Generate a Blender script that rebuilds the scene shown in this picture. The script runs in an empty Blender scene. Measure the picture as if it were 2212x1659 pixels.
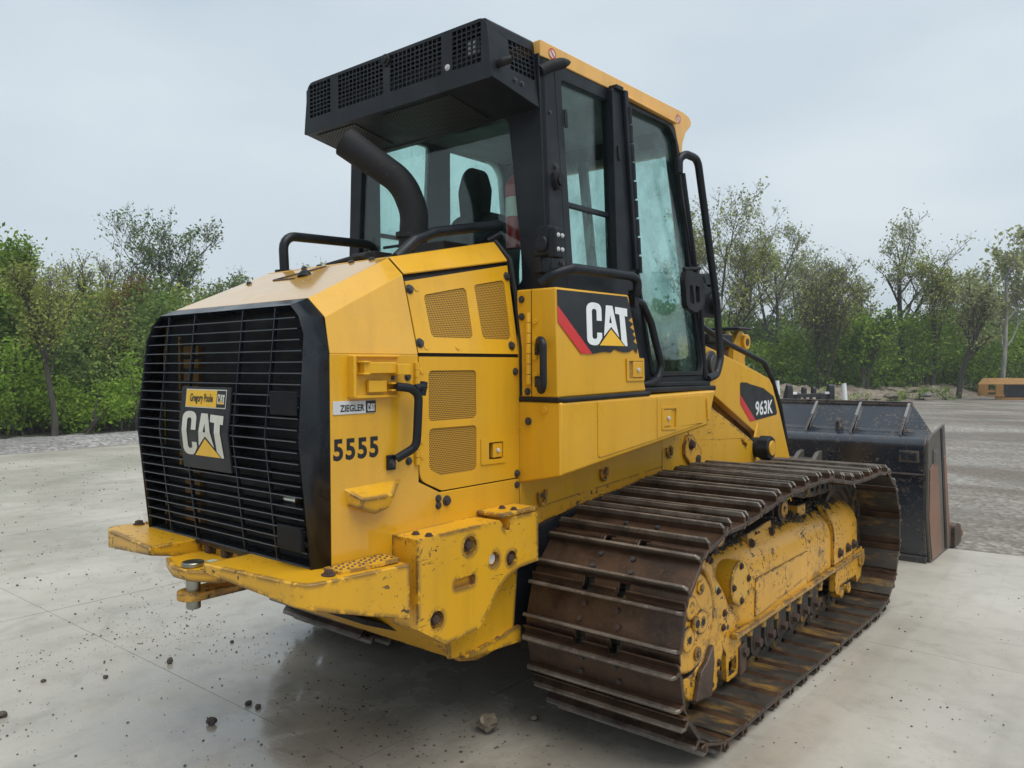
import bpy, bmesh, math, random
import numpy as np
from mathutils import Vector, Matrix
from mathutils.geometry import tessellate_polygon
R = random.Random(7)
NR = np.random.default_rng(11)
C = bpy.context.scene.collection
sc = bpy.context.scene
PI = math.pi

# ------------------------------------------------------------------ camera
CAM = Vector((3.024, -2.673, 1.763))
YAW, PIT, ROL = 0.69457, -0.02313, -0.00388
FWD = Vector((-math.sin(YAW)*math.cos(PIT), math.cos(YAW)*math.cos(PIT), math.sin(PIT)))
RT = Vector((math.cos(YAW), math.sin(YAW), 0)); UP = RT.cross(FWD)
RT2 = RT*math.cos(ROL)+UP*math.sin(ROL); UP2 = -RT*math.sin(ROL)+UP*math.cos(ROL)
cd = bpy.data.cameras.new('camera'); cam = bpy.data.objects.new('camera', cd); C.objects.link(cam)
cd.sensor_width = 36; cd.lens = 27.88; cd.clip_start = 0.05; cd.clip_end = 2000
m = Matrix((RT2, UP2, -FWD)).transposed().to_4x4(); m.translation = CAM; cam.matrix_world = m
sc.camera = cam
def bg(px, dist, z=0.0):
    """point on level z, dist metres from the camera, in the direction of column px of a 2212 px wide picture"""
    d = FWD+RT2*((px-1106)*1.8228/3122.3); d.z = 0; d.normalize()
    return Vector((CAM.x+d.x*dist, CAM.y+d.y*dist, z))

# ------------------------------------------------------------------ light
SUN_EL, SUN_AZ = math.radians(50), math.radians(58)     # direction towards the sun: azimuth from +Y to +X
w = bpy.data.worlds.new('World'); sc.world = w; w.use_nodes = True
nt = w.node_tree; nt.nodes.clear()
out = nt.nodes.new('ShaderNodeOutputWorld'); bgn = nt.nodes.new('ShaderNodeBackground')
sky = nt.nodes.new('ShaderNodeTexSky'); sky.sky_type = 'NISHITA'; sky.sun_disc = False
sky.sun_elevation = SUN_EL; sky.sun_rotation = SUN_AZ; sky.dust_density = 4; sky.air_density = 1.0
tc = nt.nodes.new('ShaderNodeTexCoord'); mp = nt.nodes.new('ShaderNodeMapping'); mp.inputs['Scale'].default_value = (1.2, 1.2, 3.0)
nz = nt.nodes.new('ShaderNodeTexNoise'); nz.inputs['Scale'].default_value = 1.6; nz.inputs['Detail'].default_value = 5
cr = nt.nodes.new('ShaderNodeValToRGB')
cr.color_ramp.elements[0].position = .3; cr.color_ramp.elements[0].color = (5.1, 6.1, 6.9, 1)
cr.color_ramp.elements[1].position = .72; cr.color_ramp.elements[1].color = (6.9, 7.6, 8.1, 1)
mx = nt.nodes.new('ShaderNodeMixRGB'); mx.inputs[0].default_value = .93
nt.links.new(tc.outputs['Generated'], mp.inputs[0]); nt.links.new(mp.outputs[0], nz.inputs['Vector'])
nt.links.new(nz.outputs['Fac'], cr.inputs[0]); nt.links.new(sky.outputs[0], mx.inputs[1]); nt.links.new(cr.outputs[0], mx.inputs[2])
nt.links.new(mx.outputs[0], bgn.inputs[0]); bgn.inputs[1].default_value = 0.059
nt.links.new(bgn.outputs[0], out.inputs[0])
sl = bpy.data.lights.new('sun', 'SUN'); sun = bpy.data.objects.new('sun', sl); C.objects.link(sun)
sl.energy = 1.5; sl.angle = math.radians(50); sl.color = (1, .97, .92)
sd = Vector((math.sin(SUN_AZ)*math.cos(SUN_EL), math.cos(SUN_AZ)*math.cos(SUN_EL), math.sin(SUN_EL)))
sd = Vector((0.42, -0.10, 0.90)).normalized()
sky.sun_elevation = math.asin(sd.z); sky.sun_rotation = math.atan2(sd.x, sd.y)
sun.rotation_euler = sd.to_track_quat('Z', 'Y').to_euler()
sc.view_settings.view_transform = 'Standard'; sc.view_settings.look = 'None'
sc.view_settings.exposure = 0.93; sc.view_settings.gamma = 1; sc.view_settings.use_curve_mapping = False

# ------------------------------------------------------------------ materials
class NT:
    def __init__(s, name):
        s.m = bpy.data.materials.new(name); s.m.use_nodes = True; s.t = s.m.node_tree
        s.b = s.t.nodes['Principled BSDF']; s.o = s.t.nodes['Material Output']
    def n(s, typ, **kw):
        x = s.t.nodes.new(typ)
        for k, v in kw.items():
            if k in ('operation', 'blend_type', 'feature', 'data_type', 'noise_dimensions', 'distance', 'interpolation_type', 'samples'): setattr(x, k, v)
            else: x.inputs[k.replace('_', ' ')].default_value = v
        return x
    def l(s, a, b): s.t.links.new(a, b)
    def coord(s, kind='Object', scale=(1, 1, 1)):
        if kind == 'Position': src = s.n('ShaderNodeNewGeometry').outputs['Position']
        else: src = s.n('ShaderNodeTexCoord').outputs[kind]
        mpn = s.n('ShaderNodeMapping'); mpn.inputs['Scale'].default_value = scale; s.l(src, mpn.inputs[0]); return mpn.outputs[0]
    def noise(s, co, scale, detail=4, rough=.55, dist=0):
        x = s.n('ShaderNodeTexNoise', Scale=scale, Detail=detail, Roughness=rough, Distortion=dist); s.l(co, x.inputs['Vector']); return x.outputs['Fac']
    def ramp(s, v, a, b, ca=(0, 0, 0, 1), cb=(1, 1, 1, 1)):
        x = s.n('ShaderNodeValToRGB'); e = x.color_ramp.elements
        e[0].position = a; e[1].position = b; e[0].color = tuple(ca)+((1,) if len(ca) == 3 else ()); e[1].color = tuple(cb)+((1,) if len(cb) == 3 else ())
        s.l(v, x.inputs[0]); return x.outputs[0]
    def mix(s, f, a, b, bt='MIX'):
        x = s.n('ShaderNodeMixRGB', blend_type=bt)
        for i, v in enumerate((f, a, b)):
            if hasattr(v, 'is_linked'): s.l(v, x.inputs[i])
            elif i == 0: x.inputs[0].default_value = v
            else: x.inputs[i].default_value = tuple(v)+((1,) if len(v) == 3 else ())
        return x.outputs[0]
    def math(s, op, a, b=None, c=None):
        x = s.n('ShaderNodeMath', operation=op)
        for i, v in enumerate((a, b, c)):
            if v is None: continue
            if hasattr(v, 'is_linked'): s.l(v, x.inputs[i])
            else: x.inputs[i].default_value = v
        return x.outputs[0]
    def mapr(s, v, a, b, c, d):
        x = s.n('ShaderNodeMapRange'); s.l(v, x.inputs[0])
        for i, q in enumerate((a, b, c, d)): x.inputs[i+1].default_value = q
        return x.outputs[0]
    def set(s, **kw):
        for k, v in kw.items():
            i = s.b.inputs[k.replace('_', ' ')]
            if hasattr(v, 'is_linked'): s.l(v, i)
            else: i.default_value = tuple(v)+(1,) if (isinstance(v, tuple) and len(v) == 3) else v
    def bump(s, h, strength=.3, dist=.01):
        x = s.n('ShaderNodeBump', Strength=strength, Distance=dist); s.l(h, x.inputs['Height']); s.l(x.outputs[0], s.b.inputs['Normal'])

def paint(name, col, rough=.35, chips=.0, dirt=.0, chipcol=(.045, .028, .022), edge=0.0, coat=.25, top_dirt=0.0, var=.12, spec=.5, croug=.22):
    t = NT(name); co = t.coord()
    big = t.noise(co, 1.3, 3); streak = t.noise(t.coord(scale=(9, 9, .8)), 1.5, 4)
    c = t.mix(t.ramp(big, .3, .75), tuple(x*(1-var) for x in col), tuple(min(1, x*(1+var*.6)) for x in col))
    c = t.mix(t.math('MULTIPLY', t.ramp(streak, .50, .75), .30), c, tuple(x*.60+.012 for x in col))
    film_ = t.ramp(t.noise(co, 2.6, 6, .65, .4), .50, .72); c = t.mix(t.math('MULTIPLY', film_, .16), c, tuple(.5*x+.09 for x in col))
    wav = t.noise(co, 1.9, 2)
    r = t.mapr(t.noise(co, 6, 5), .3, .7, rough*.75, rough*1.3)
    mask = None
    if mask is None and chips <= 0: t.bump(wav, .12, .02)
    if chips > 0:
        n1 = t.noise(co, 34, 6, .62, .6); n2 = t.noise(co, 3.2, 3)
        th = .70-chips*.16
        mask = t.math('MULTIPLY', t.ramp(n1, th, th+.03), t.ramp(n2, .42, .58))
        sn = t.noise(t.coord(scale=(1, 1.0, 7)), 9, 3, .5, 1.5)
        mask = t.math('MAXIMUM', mask, t.math('MULTIPLY', t.ramp(sn, .70-chips*.06, .72-chips*.06), t.ramp(n2, .5, .62)))
    if edge > 0:
        bv = t.n('ShaderNodeBevel', samples=4); bv.inputs['Radius'].default_value = .018*edge
        g = t.n('ShaderNodeNewGeometry'); d = t.n('ShaderNodeVectorMath', operation='DOT_PRODUCT')
        t.l(bv.outputs[0], d.inputs[0]); t.l(g.outputs['Normal'], d.inputs[1])
        e = t.mapr(d.outputs['Value'], .990, .955, 0, 1)
        en = t.ramp(t.noise(co, 9, 7, .75), .455, .485)
        e = t.math('MULTIPLY', e, en)
        mask = e if mask is None else t.math('MAXIMUM', mask, e)
    if mask is not None:
        c = t.mix(mask, c, chipcol); r = t.mapr(mask, 0, 1, rough, .75)
        t.bump(t.math('SUBTRACT', t.math('MULTIPLY', wav, 2.0), mask), .22, .003)
    if dirt > 0:
        dn = t.noise(co, 5, 7, .7); dm = t.math('MULTIPLY', t.ramp(dn, .62-dirt*.2, .72-dirt*.1), .85)
        c = t.mix(dm, c, (.03, .026, .022))
    if top_dirt > 0:
        g = t.n('ShaderNodeNewGeometry'); sx = t.n('ShaderNodeSeparateXYZ'); t.l(g.outputs['Normal'], sx.inputs[0])
        um = t.mapr(sx.outputs['Z'], .45, .9, 0, 1)
        dn = t.noise(co, 16, 7, .72)
        lo = t.math('SUBTRACT', .78, t.math('MULTIPLY', um, top_dirt*.42))
        dm = t.math('GREATER_THAN', dn, lo)
        c = t.mix(dm, c, (.035, .03, .024)); 
    t.set(Base_Color=c, Roughness=r, Coat_Weight=coat, Coat_Roughness=croug, Specular_IOR_Level=spec)
    return t.m
YEL = (.66, .345, .011)
M = {}
M['yellow'] = paint('yellow_paint', YEL, .34, chips=.0, edge=0, coat=.25)
M['yellow_wet'] = paint('rain_wet_yellow_paint', YEL, .30, chips=.0, edge=0, coat=1.0, croug=.07)
M['yellow_worn'] = paint('worn_yellow_paint', YEL, .36, chips=.5, edge=1.9)
M['yellow_frame'] = paint('scratched_yellow_paint', (.66, .33, .018), .38, chips=.85, edge=1.3, dirt=.22, top_dirt=1.0)
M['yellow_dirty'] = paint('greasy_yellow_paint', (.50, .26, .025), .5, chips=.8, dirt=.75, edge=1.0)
M['roof'] = paint('faded_yellow_plastic', (.74, .40, .09), .4)
M['black'] = paint('black_paint', (.007, .010, .015), .42, coat=.0, var=.3, spec=.28)
M['black_rub'] = paint('black_rubber', (.009, .010, .012), .55, coat=0, spec=.3)
M['black_worn'] = paint('worn_black_paint', (.009, .012, .018), .30, chips=.55, chipcol=(.085, .055, .04), edge=1.6, coat=.1, dirt=.1)
M['grille'] = paint('grille_black', (.006, .009, .014), .28, coat=.0, spec=.4)
M['slat'] = paint('slat_black', (.005, .006, .009), .5, coat=0, spec=.2)
M['slat_edge'] = paint('slat_edge', (.085, .095, .11), .35, coat=0)  # paler front edge stands in for the sky highlight on the slats
M['dark'] = paint('dark_interior', (.010, .010, .012), .7, coat=0)
M['shroud'] = paint('shroud_brown', (.20, .10, .018), .6, coat=0)
M['exhaust'] = paint('exhaust_steel', (.014, .015, .018), .7, coat=0, spec=.25, chips=.25, chipcol=(.11, .07, .05))
M['bolt'] = paint('bolt_dark', (.035, .036, .040), .4, coat=.2)
M['boltrust'] = paint('rusty_bolt', (.060, .034, .024), .75, coat=0)
M['white'] = paint('white_vinyl', (.75, .77, .78), .4, coat=.2, var=.03)
M['cream'] = paint('aged_white_vinyl', (.62, .60, .52), .4, coat=.2, var=.03)
M['decal_yellow'] = paint('yellow_vinyl', (.80, .46, .02), .4, coat=.2, var=.03)
M['decal_black'] = paint('black_vinyl', (.014, .016, .020), .40, coat=.0, var=.1, spec=.35)
M['red'] = paint('red_vinyl', (.55, .02, .02), .4, coat=.2, var=.05)
M['fabric'] = paint('seat_fabric', (.012, .012, .013), .85, coat=0)
M['liner'] = paint('grey_lining', (.10, .11, .11), .8, coat=0)
M['silver'] = paint('silver_plate', (.55, .56, .57), .25, coat=.3, var=.05)
def metal(name, col, rough, met=1.0):
    t = NT(name); co = t.coord(); t.set(Base_Color=t.mix(t.ramp(t.noise(co, 12, 5), .35, .7), tuple(x*.6 for x in col), col), Roughness=t.mapr(t.noise(co, 20, 4), .3, .7, rough*.7, rough*1.3), Metallic=met); return t.m
M['pin'] = metal('zinc_pin', (.40, .41, .36), .38)
M['chrome'] = metal('chrome', (.75, .76, .78), .12)
def shoe_mat(name, a, b, rough, met, yellow=0.0):
    t = NT(name); oi = t.n('ShaderNodeObjectInfo'); tcn = t.n('ShaderNodeTexCoord')
    add = t.n('ShaderNodeVectorMath', operation='ADD'); t.l(tcn.outputs['Object'], add.inputs[0])
    sc_ = t.n('ShaderNodeVectorMath', operation='SCALE'); t.l(oi.outputs['Location'], sc_.inputs[0]); sc_.inputs['Scale'].default_value = 3.7
    t.l(sc_.outputs[0], add.inputs[1]); co = add.outputs[0]
    n1 = t.noise(co, 7, 6, .65); n2 = t.noise(co, 60, 4, .6)
    c = t.mix(t.ramp(n1, .35, .68), a, b); c = t.mix(t.math('MULTIPLY', t.ramp(n2, .55, .75), .35), c, tuple(x*2.2 for x in b))
    if yellow > 0:
        mpn = t.n('ShaderNodeMapping'); mpn.inputs['Scale'].default_value = (1.0, 2.6, 3); t.l(co, mpn.inputs[0])
        yn = t.noise(mpn.outputs[0], 3.0, 7, .7); c = t.mix(t.math('MULTIPLY', t.ramp(yn, .56-yellow*.04, .70), .6), c, (.42, .22, .025))
    sp = t.noise(co, 26, 5, .7); c = t.mix(t.math('MULTIPLY', t.ramp(sp, .70, .74), .5), c, (.20, .18, .155))
    t.set(Base_Color=c, Roughness=t.mapr(n1, .3, .7, rough*.8, rough*1.25), Metallic=met); t.bump(n2, .25, .003)
    return t.m
M['shoe'] = shoe_mat('track_rust', (.026, .0155, .010), (.080, .043, .025), .33, .25)
M['shoe_tip'] = shoe_mat('worn_grouser_steel', (.085, .070, .058), (.235, .205, .175), .34, .5)
M['shoe_in'] = shoe_mat('track_inside', (.020, .018, .016), (.045, .038, .030), .55, .1, yellow=1)
M['steelrust'] = shoe_mat('brown_steel', (.05, .035, .028), (.13, .085, .06), .5, .3)
M['bucket_black'] = paint('bucket_black_paint', (.016, .021, .031), .20, chips=.75, chipcol=(.085, .06, .045), edge=1.8, coat=.5, dirt=.12, var=.4)
M['rib_edge'] = paint('worn_rib_edge', (.22, .22, .22), .4, chips=.5, chipcol=(.03, .03, .035), coat=0)
M['bucket_side'] = paint('rubbed_bucket_steel', (.20, .100, .062), .5, coat=.1, chips=.3, chipcol=(.33, .31, .28), var=.25)
M['bucket_grey'] = paint('rubbed_grey_steel', (.095, .085, .072), .5, coat=.1, chips=.4, chipcol=(.03, .03, .03), var=.3)
def perf_mat(name, col, hole, cell, r, flat=False):
    t = NT(name); co = t.coord(); v = t.n('ShaderNodeTexVoronoi', feature='F1'); v.inputs['Scale'].default_value = 1/cell
    v.inputs['Randomness'].default_value = 0.0
    sep = t.n('ShaderNodeSeparateXYZ'); t.l(co, sep.inputs[0])
    # staggered rows of round holes in the (y,z) plane
    zz = t.math('DIVIDE', sep.outputs['X' if flat else 'Z'], cell*.87); row = t.math('FLOOR', zz)
    yy = t.math('ADD', t.math('DIVIDE', sep.outputs['Y'], cell), t.math('MULTIPLY', row, .5))
    fy = t.math('SUBTRACT', t.math('FRACT', yy), .5); fz = t.math('MULTIPLY', t.math('SUBTRACT', t.math('FRACT', zz), .5), .87)
    d = t.math('SQRT', t.math('ADD', t.math('MULTIPLY', fy, fy), t.math('MULTIPLY', fz, fz)))
    h = t.math('LESS_THAN', d, r)
    t.set(Base_Color=t.mix(h, col, hole), Roughness=t.mapr(h, 0, 1, .4, .9)); return t.m
M['perf'] = perf_mat('perforated_yellow', (.50, .26, .02), (.020, .014, .006), .0095, .35)
M['perf_black'] = perf_mat('perforated_black', (.014, .016, .02), (.003, .003, .003), .016, .36, True)
def glass(name, tint, spec=1.0):
    t = NT(name); t.t.nodes.remove(t.b)
    tr = t.n('ShaderNodeBsdfTransparent'); tr.inputs[0].default_value = tint+(1,)
    gl = t.n('ShaderNodeBsdfGlossy'); gl.inputs['Roughness'].default_value = .02
    fr = t.n('ShaderNodeFresnel'); gm = t.n('ShaderNodeNewGeometry'); t.l(t.mapr(gm.outputs['Backfacing'], 0, 1, 1.45, 1/1.45), fr.inputs['IOR'])
    mx1 = t.n('ShaderNodeMixShader'); t.l(t.math('MULTIPLY', fr.outputs[0], spec), mx1.inputs[0]); t.l(tr.outputs[0], mx1.inputs[1]); t.l(gl.outputs[0], mx1.inputs[2])
    t.l(mx1.outputs[0], t.o.inputs['Surface']); return t.m
def film(name, lo, hi, amount, col, streak=.25, seed=0.0):
    """condensation on a pane: a thin scattering film with clear patches"""
    t = NT(name); t.t.nodes.remove(t.b); tr = t.n('ShaderNodeBsdfTransparent')
    tcn = t.n('ShaderNodeTexCoord'); mpn = t.n('ShaderNodeMapping'); mpn.inputs['Location'].default_value = (seed, seed*.7, 0); t.l(tcn.outputs['Object'], mpn.inputs[0]); co = mpn.outputs[0]
    n1 = t.noise(co, 2.2, 6, .6, .5); n2 = t.noise(t.coord(scale=(22, 22, .9)), 3, 3)
    f = t.math('MULTIPLY', t.math('SUBTRACT', t.ramp(n1, lo, hi), t.math('MULTIPLY', t.ramp(n2, .55, .7), streak)), amount)
    f = t.math('MAXIMUM', t.math('MINIMUM', f, .97), .0)
    tl = t.n('ShaderNodeBsdfTranslucent'); tl.inputs[0].default_value = col+(1,); df = t.n('ShaderNodeBsdfDiffuse'); df.inputs[0].default_value = col+(1,)
    a = t.n('ShaderNodeMixShader'); a.inputs[0].default_value = .2; t.l(tl.outputs[0], a.inputs[1]); t.l(df.outputs[0], a.inputs[2])
    mx2 = t.n('ShaderNodeMixShader'); t.l(f, mx2.inputs[0]); t.l(tr.outputs[0], mx2.inputs[1]); t.l(a.outputs[0], mx2.inputs[2]); t.l(mx2.outputs[0], t.o.inputs['Surface']); return t.m
M['glass'] = glass('tinted_glass', (.86, .965, .945))
M['film_heavy'] = film('heavy_condensation', .25, .60, .50, (.86, .99, .97), .15)
M['film_light'] = film('light_condensation', .46, .62, .55, (.55, .68, .66), .25, 3.1)
M['film_drops'] = film('faint_condensation', .55, .68, .30, (.5, .6, .58), .1, 1.7)
def leaf_mat(name, cols, tl=.35):
    t = NT(name); t.t.nodes.remove(t.b); g = t.n('ShaderNodeNewGeometry')
    x = t.n('ShaderNodeValToRGB'); e = x.color_ramp.elements
    while len(e) < len(cols): e.new(.5)
    for i, cc in enumerate(cols): e[i].position = i/(len(cols)-1); e[i].color = cc+(1,)
    t.l(g.outputs['Random Per Island'], x.inputs[0])
    cl = t.noise(t.coord('Position'), .55, 3); c = t.mix(t.ramp(cl, .35, .7), (.72, .72, .72), (1.15, 1.15, 1.05)); c = t.mix(1.0, x.outputs[0], c, 'MULTIPLY')
    d = t.n('ShaderNodeBsdfDiffuse'); tn = t.n('ShaderNodeBsdfTranslucent'); t.l(c, d.inputs[0]); t.l(c, tn.inputs[0])
    a = t.n('ShaderNodeMixShader'); a.inputs[0].default_value = tl; t.l(d.outputs[0], a.inputs[1]); t.l(tn.outputs[0], a.inputs[2]); t.l(a.outputs[0], t.o.inputs['Surface']); return t.m
M['leaf_green'] = leaf_mat('fresh_green_leaves', [(0.114, 0.204, 0.029), (0.186, 0.300, 0.043), (0.288, 0.396, 0.084)])
M['leaf_deep'] = leaf_mat('mid_green_leaves', [(0.100, 0.159, 0.053), (0.153, 0.230, 0.071), (0.224, 0.295, 0.106)])
M['leaf_pale'] = leaf_mat('pale_spring_leaves', [(0.231, 0.278, 0.120), (0.336, 0.377, 0.177), (0.460, 0.459, 0.257)])
M['leaf_olive'] = leaf_mat('olive_spring_leaves', [(0.180, 0.233, 0.062), (0.289, 0.333, 0.087), (0.409, 0.422, 0.152)])
M['leaf_brown'] = leaf_mat('russet_leaves', [(0.165, 0.109, 0.040), (0.236, 0.153, 0.057), (0.236, 0.189, 0.071)])
def bark(name, a, b):
    t = NT(name); co = t.coord('Position', (1, 1, .25)); t.set(Base_Color=t.mix(t.ramp(t.noise(co, 5, 5), .35, .7), a, b), Roughness=.9); return t.m
M['bark'] = bark('grey_bark', (.040, .036, .030), (.085, .076, .062))
M['bark_pale'] = bark('pale_bark', (.17, .165, .15), (.36, .35, .32))
# ground
def concrete_mat():
    t = NT('wet_concrete'); co = t.coord('Position')
    n1 = t.noise(co, .55, 5, .6); n2 = t.noise(co, 4, 6, .65); n3 = t.noise(co, 60, 3); n4 = t.noise(t.coord('Position', (2.2, .35, 1)), .9, 5, .6, .4)
    c = t.mix(t.ramp(n1, .32, .7), (.36, .335, .285), (.475, .445, .39))
    c = t.mix(t.math('MULTIPLY', t.ramp(n4, .50, .75), .28), c, (.27, .235, .18))
    c = t.mix(t.math('MULTIPLY', t.ramp(n2, .48, .72), .45), c, (.22, .20, .165))
    c = t.mix(t.math('MULTIPLY', t.ramp(n3, .64, .78), .5), c, (.15, .14, .12))
    st = t.ramp(t.noise(co, 1.7, 5, .62, 1.2), .60, .66); c = t.mix(t.math('MULTIPLY', st, .24), c, (.16, .135, .105))
    # tyre and track marks running along the pad
    tm = t.ramp(t.noise(t.coord('Position', (5.5, .22, 1)), .6, 3, .5, .8), .60, .66); c = t.mix(t.math('MULTIPLY', tm, .16), c, (.19, .17, .14))
    # rain-wet blotches, plus shade painted round the machine's rear
    wet = t.math('MULTIPLY', t.ramp(t.noise(co, .42, 4, .55, .3), .35, .75), .55)
    wd = t.n('ShaderNodeVectorMath', operation='DISTANCE'); t.l(co, wd.inputs[0]); wd.inputs[1].default_value = (.2, -.3, 0)
    near = t.mapr(wd.outputs['Value'], 1.1, 2.6, 1, 0); wet = t.math('MAXIMUM', wet, t.math('MULTIPLY', near, t.ramp(t.noise(co, 1.6, 5, .6, .5), .30, .50)))  # disc under the rear overhang darkens the slab colour like a shadow
    c = t.mix(t.math('MULTIPLY', wet, .5), c, t.mix(1.0, c, (.46, .43, .39), 'MULTIPLY'))
    br = t.noise(t.coord('Position', (1.5, 26, 1)), 3.0, 3, .5)
    r = t.math('ADD', t.mapr(wet, 0, 1, .48, .16), t.mapr(n2, .3, .7, -.03, .08))
    t.set(Base_Color=c, Roughness=r, Specular_IOR_Level=.6, Coat_Weight=t.math('MULTIPLY', wet, .6), Coat_Roughness=.08)
    t.bump(t.math('ADD', t.math('ADD', t.math('MULTIPLY', n2, .8), t.math('MULTIPLY', n3, .35)), t.math('MULTIPLY', br, .45)), .22, .006); return t.m
M['concrete'] = concrete_mat()
def gravel_mat(name, cols, scale, bump=.6, ruts=False):
    t = NT(name); co = t.coord('Position'); v = t.n('ShaderNodeTexVoronoi', Scale=scale); t.l(co, v.inputs['Vector'])
    sep = t.n('ShaderNodeSeparateColor'); t.l(v.outputs['Color'], sep.inputs[0])
    x = t.n('ShaderNodeValToRGB'); e = x.color_ramp.elements
    while len(e) < len(cols): e.new(.5)
    for i, cc in enumerate(cols): e[i].position = i/(len(cols)-1); e[i].color = cc+(1,)
    t.l(sep.outputs[0], x.inputs[0]); c = x.outputs[0]
    n1 = t.noise(co, .25, 5, .6); c = t.mix(t.math('MULTIPLY', t.ramp(n1, .4, .62), .6), c, tuple(q*.62 for q in cols[0]))
    r = .85
    if ruts:
        n2 = t.noise(t.coord('Position', (.16, .75, 1)), .5, 5, .6, .5); mk = t.ramp(n2, .44, .58)
        c = t.mix(t.math('MULTIPLY', mk, .75), c, (.115, .092, .072)); r = t.mapr(t.ramp(t.noise(co, .35, 4), .5, .62), 0, 1, .85, .35)
    t.set(Base_Color=c, Roughness=r); t.bump(v.outputs['Distance'], bump, .03); return t.m
M['gravel'] = gravel_mat('lot_gravel', [(.17, .15, .125), (.25, .23, .20), (.37, .35, .32)], 16, .9, True)
M['berm'] = gravel_mat('berm_gravel', [(.15, .143, .135), (.24, .232, .22), (.37, .36, .345)], 14, .9)
M['dirt'] = gravel_mat('dirt_bank', [(.13, .105, .080), (.20, .165, .125), (.29, .245, .19)], 5, .8)
M['soil'] = gravel_mat('forest_floor', [(.03, .035, .018), (.05, .05, .025), (.07, .065, .035)], 4, .5)
M['stone'] = gravel_mat('stone_dark', [(.045, .04, .035), (.085, .072, .06), (.12, .105, .085)], 30, .4)
M['stone_tan'] = gravel_mat('stone_tan', [(.12, .098, .068), (.17, .14, .10), (.23, .19, .135)], 25, .4)
M['chip'] = gravel_mat('stone_chips', [(.05, .045, .04), (.10, .085, .07), (.30, .28, .25)], 40, .3)
def hill_mat():
    t = NT('far_hill'); co = t.coord('Position'); t.set(Base_Color=t.mix(t.ramp(t.noise(co, .12, 6, .7), .35, .7), (.020, .035, .030), (.05, .075, .05)), Roughness=1.0); t.bump(t.noise(co, .3, 6), .8, 3); return t.m
M['hill'] = hill_mat()
M['plainwhite'] = paint('white_plastic', (.70, .72, .72), .5, coat=0, var=.05)
M['shed'] = paint('pale_cladding', (.50, .52, .50), .6, coat=0, var=.06)
M['orange_worn'] = paint('worn_orange_yellow', (.30, .15, .035), .6, chips=.6, dirt=.35, coat=0)
M['red_paint'] = paint('dark_red', (.25, .03, .03), .5, coat=.1)
M['ext_red'] = paint('extinguisher_red', (.42, .02, .02), .35, coat=.3)
M['tag'] = paint('green_tag', (.45, .55, .42), .6, coat=0)

# ------------------------------------------------------------------ mesh helpers
def rpoly(pts, seg=4):
    """2-D polygon, items (x,y) or (x,y,r) with r the corner radius"""
    o = []; n = len(pts)
    for i, p in enumerate(pts):
        r = p[2] if len(p) > 2 else 0
        P = Vector(p[:2])
        if r <= 0: o.append((P.x, P.y)); continue
        A = Vector(pts[i-1][:2])-P; B = Vector(pts[(i+1) % n][:2])-P
        la, lb = A.length, B.length; A.normalize(); B.normalize()
        ang = A.angle(B); d = min(r/math.tan(ang/2), la*.49, lb*.49); rr = d*math.tan(ang/2)
        cen = P+(A+B).normalized()*(rr/math.sin(ang/2)); s = P+A*d-cen; e = P+B*d-cen
        a0 = math.atan2(s.y, s.x); da = (math.atan2(e.y, e.x)-a0+PI) % (2*PI)-PI
        for k in range(seg+1):
            a = a0+da*k/seg; o.append((cen.x+rr*math.cos(a), cen.y+rr*math.sin(a)))
    return o
def circ(cx, cy, r, n=16, ry=None, a0=0):
    return [(cx+r*math.cos(a0+2*PI*i/n), cy+(ry or r)*math.sin(a0+2*PI*i/n)) for i in range(n)]
def path3(pts, r, seg=5):
    o = [Vector(pts[0])]
    for i in range(1, len(pts)-1):
        P = Vector(pts[i]); A = Vector(pts[i-1])-P; B = Vector(pts[i+1])-P
        la, lb = A.length, B.length; A.normalize(); B.normalize(); ang = A.angle(B)
        if ang > PI-.02: o.append(P); continue
        d = min(r/math.tan(ang/2), la*.49, lb*.49); rr = d*math.tan(ang/2)
        cen = P+(A+B).normalized()*(rr/math.sin(ang/2)); s = P+A*d-cen; e = P+B*d-cen
        tot = s.angle(e); ax = s.cross(e).normalized()
        for k in range(seg+1): o.append(cen+Matrix.Rotation(tot*k/seg, 3, ax) @ s)
    o.append(Vector(pts[-1])); return o
AX = {'x': lambda a, b, d: (d, a, b), 'y': lambda a, b, d: (a, d, b), 'z': lambda a, b, d: (a, b, d)}
def area(l): return .5*sum(a[0]*b[1]-b[0]*a[1] for a, b in zip(l, l[1:]+l[:1]))
def tess(loops):
    loops = [[p[:2] for p in l] for l in loops]; flat = [p for l in loops for p in l]
    want = abs(area(loops[0]))-sum(abs(area(l)) for l in loops[1:])
    tris = tessellate_polygon([[Vector((p[0], p[1], 0)) for p in l] for l in loops])
    got = sum(abs(area([flat[i] for i in t])) for t in tris)
    if abs(got-want) < 1e-3*abs(want)+1e-7: return tris
    bm = bmesh.new(); vs = [bm.verts.new((p[0], p[1], 0)) for p in flat]; k = 0; es = []
    for l in loops:
        es += [bm.edges.new((vs[k+i], vs[k+(i+1) % len(l)])) for i in range(len(l))]; k += len(l)
    bm.verts.index_update(); bmesh.ops.triangle_fill(bm, use_beauty=True, use_dissolve=False, edges=es)
    r = [tuple(v.index for v in f.verts) for f in bm.faces]; bm.free(); got2 = sum(abs(area([flat[i] for i in t])) for t in r)
    if abs(got2-want) > 2e-3*abs(want): print('TESS', want, got, got2, loops[0][:2])
    return r if abs(got2-want) < abs(got-want) else tris
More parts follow.
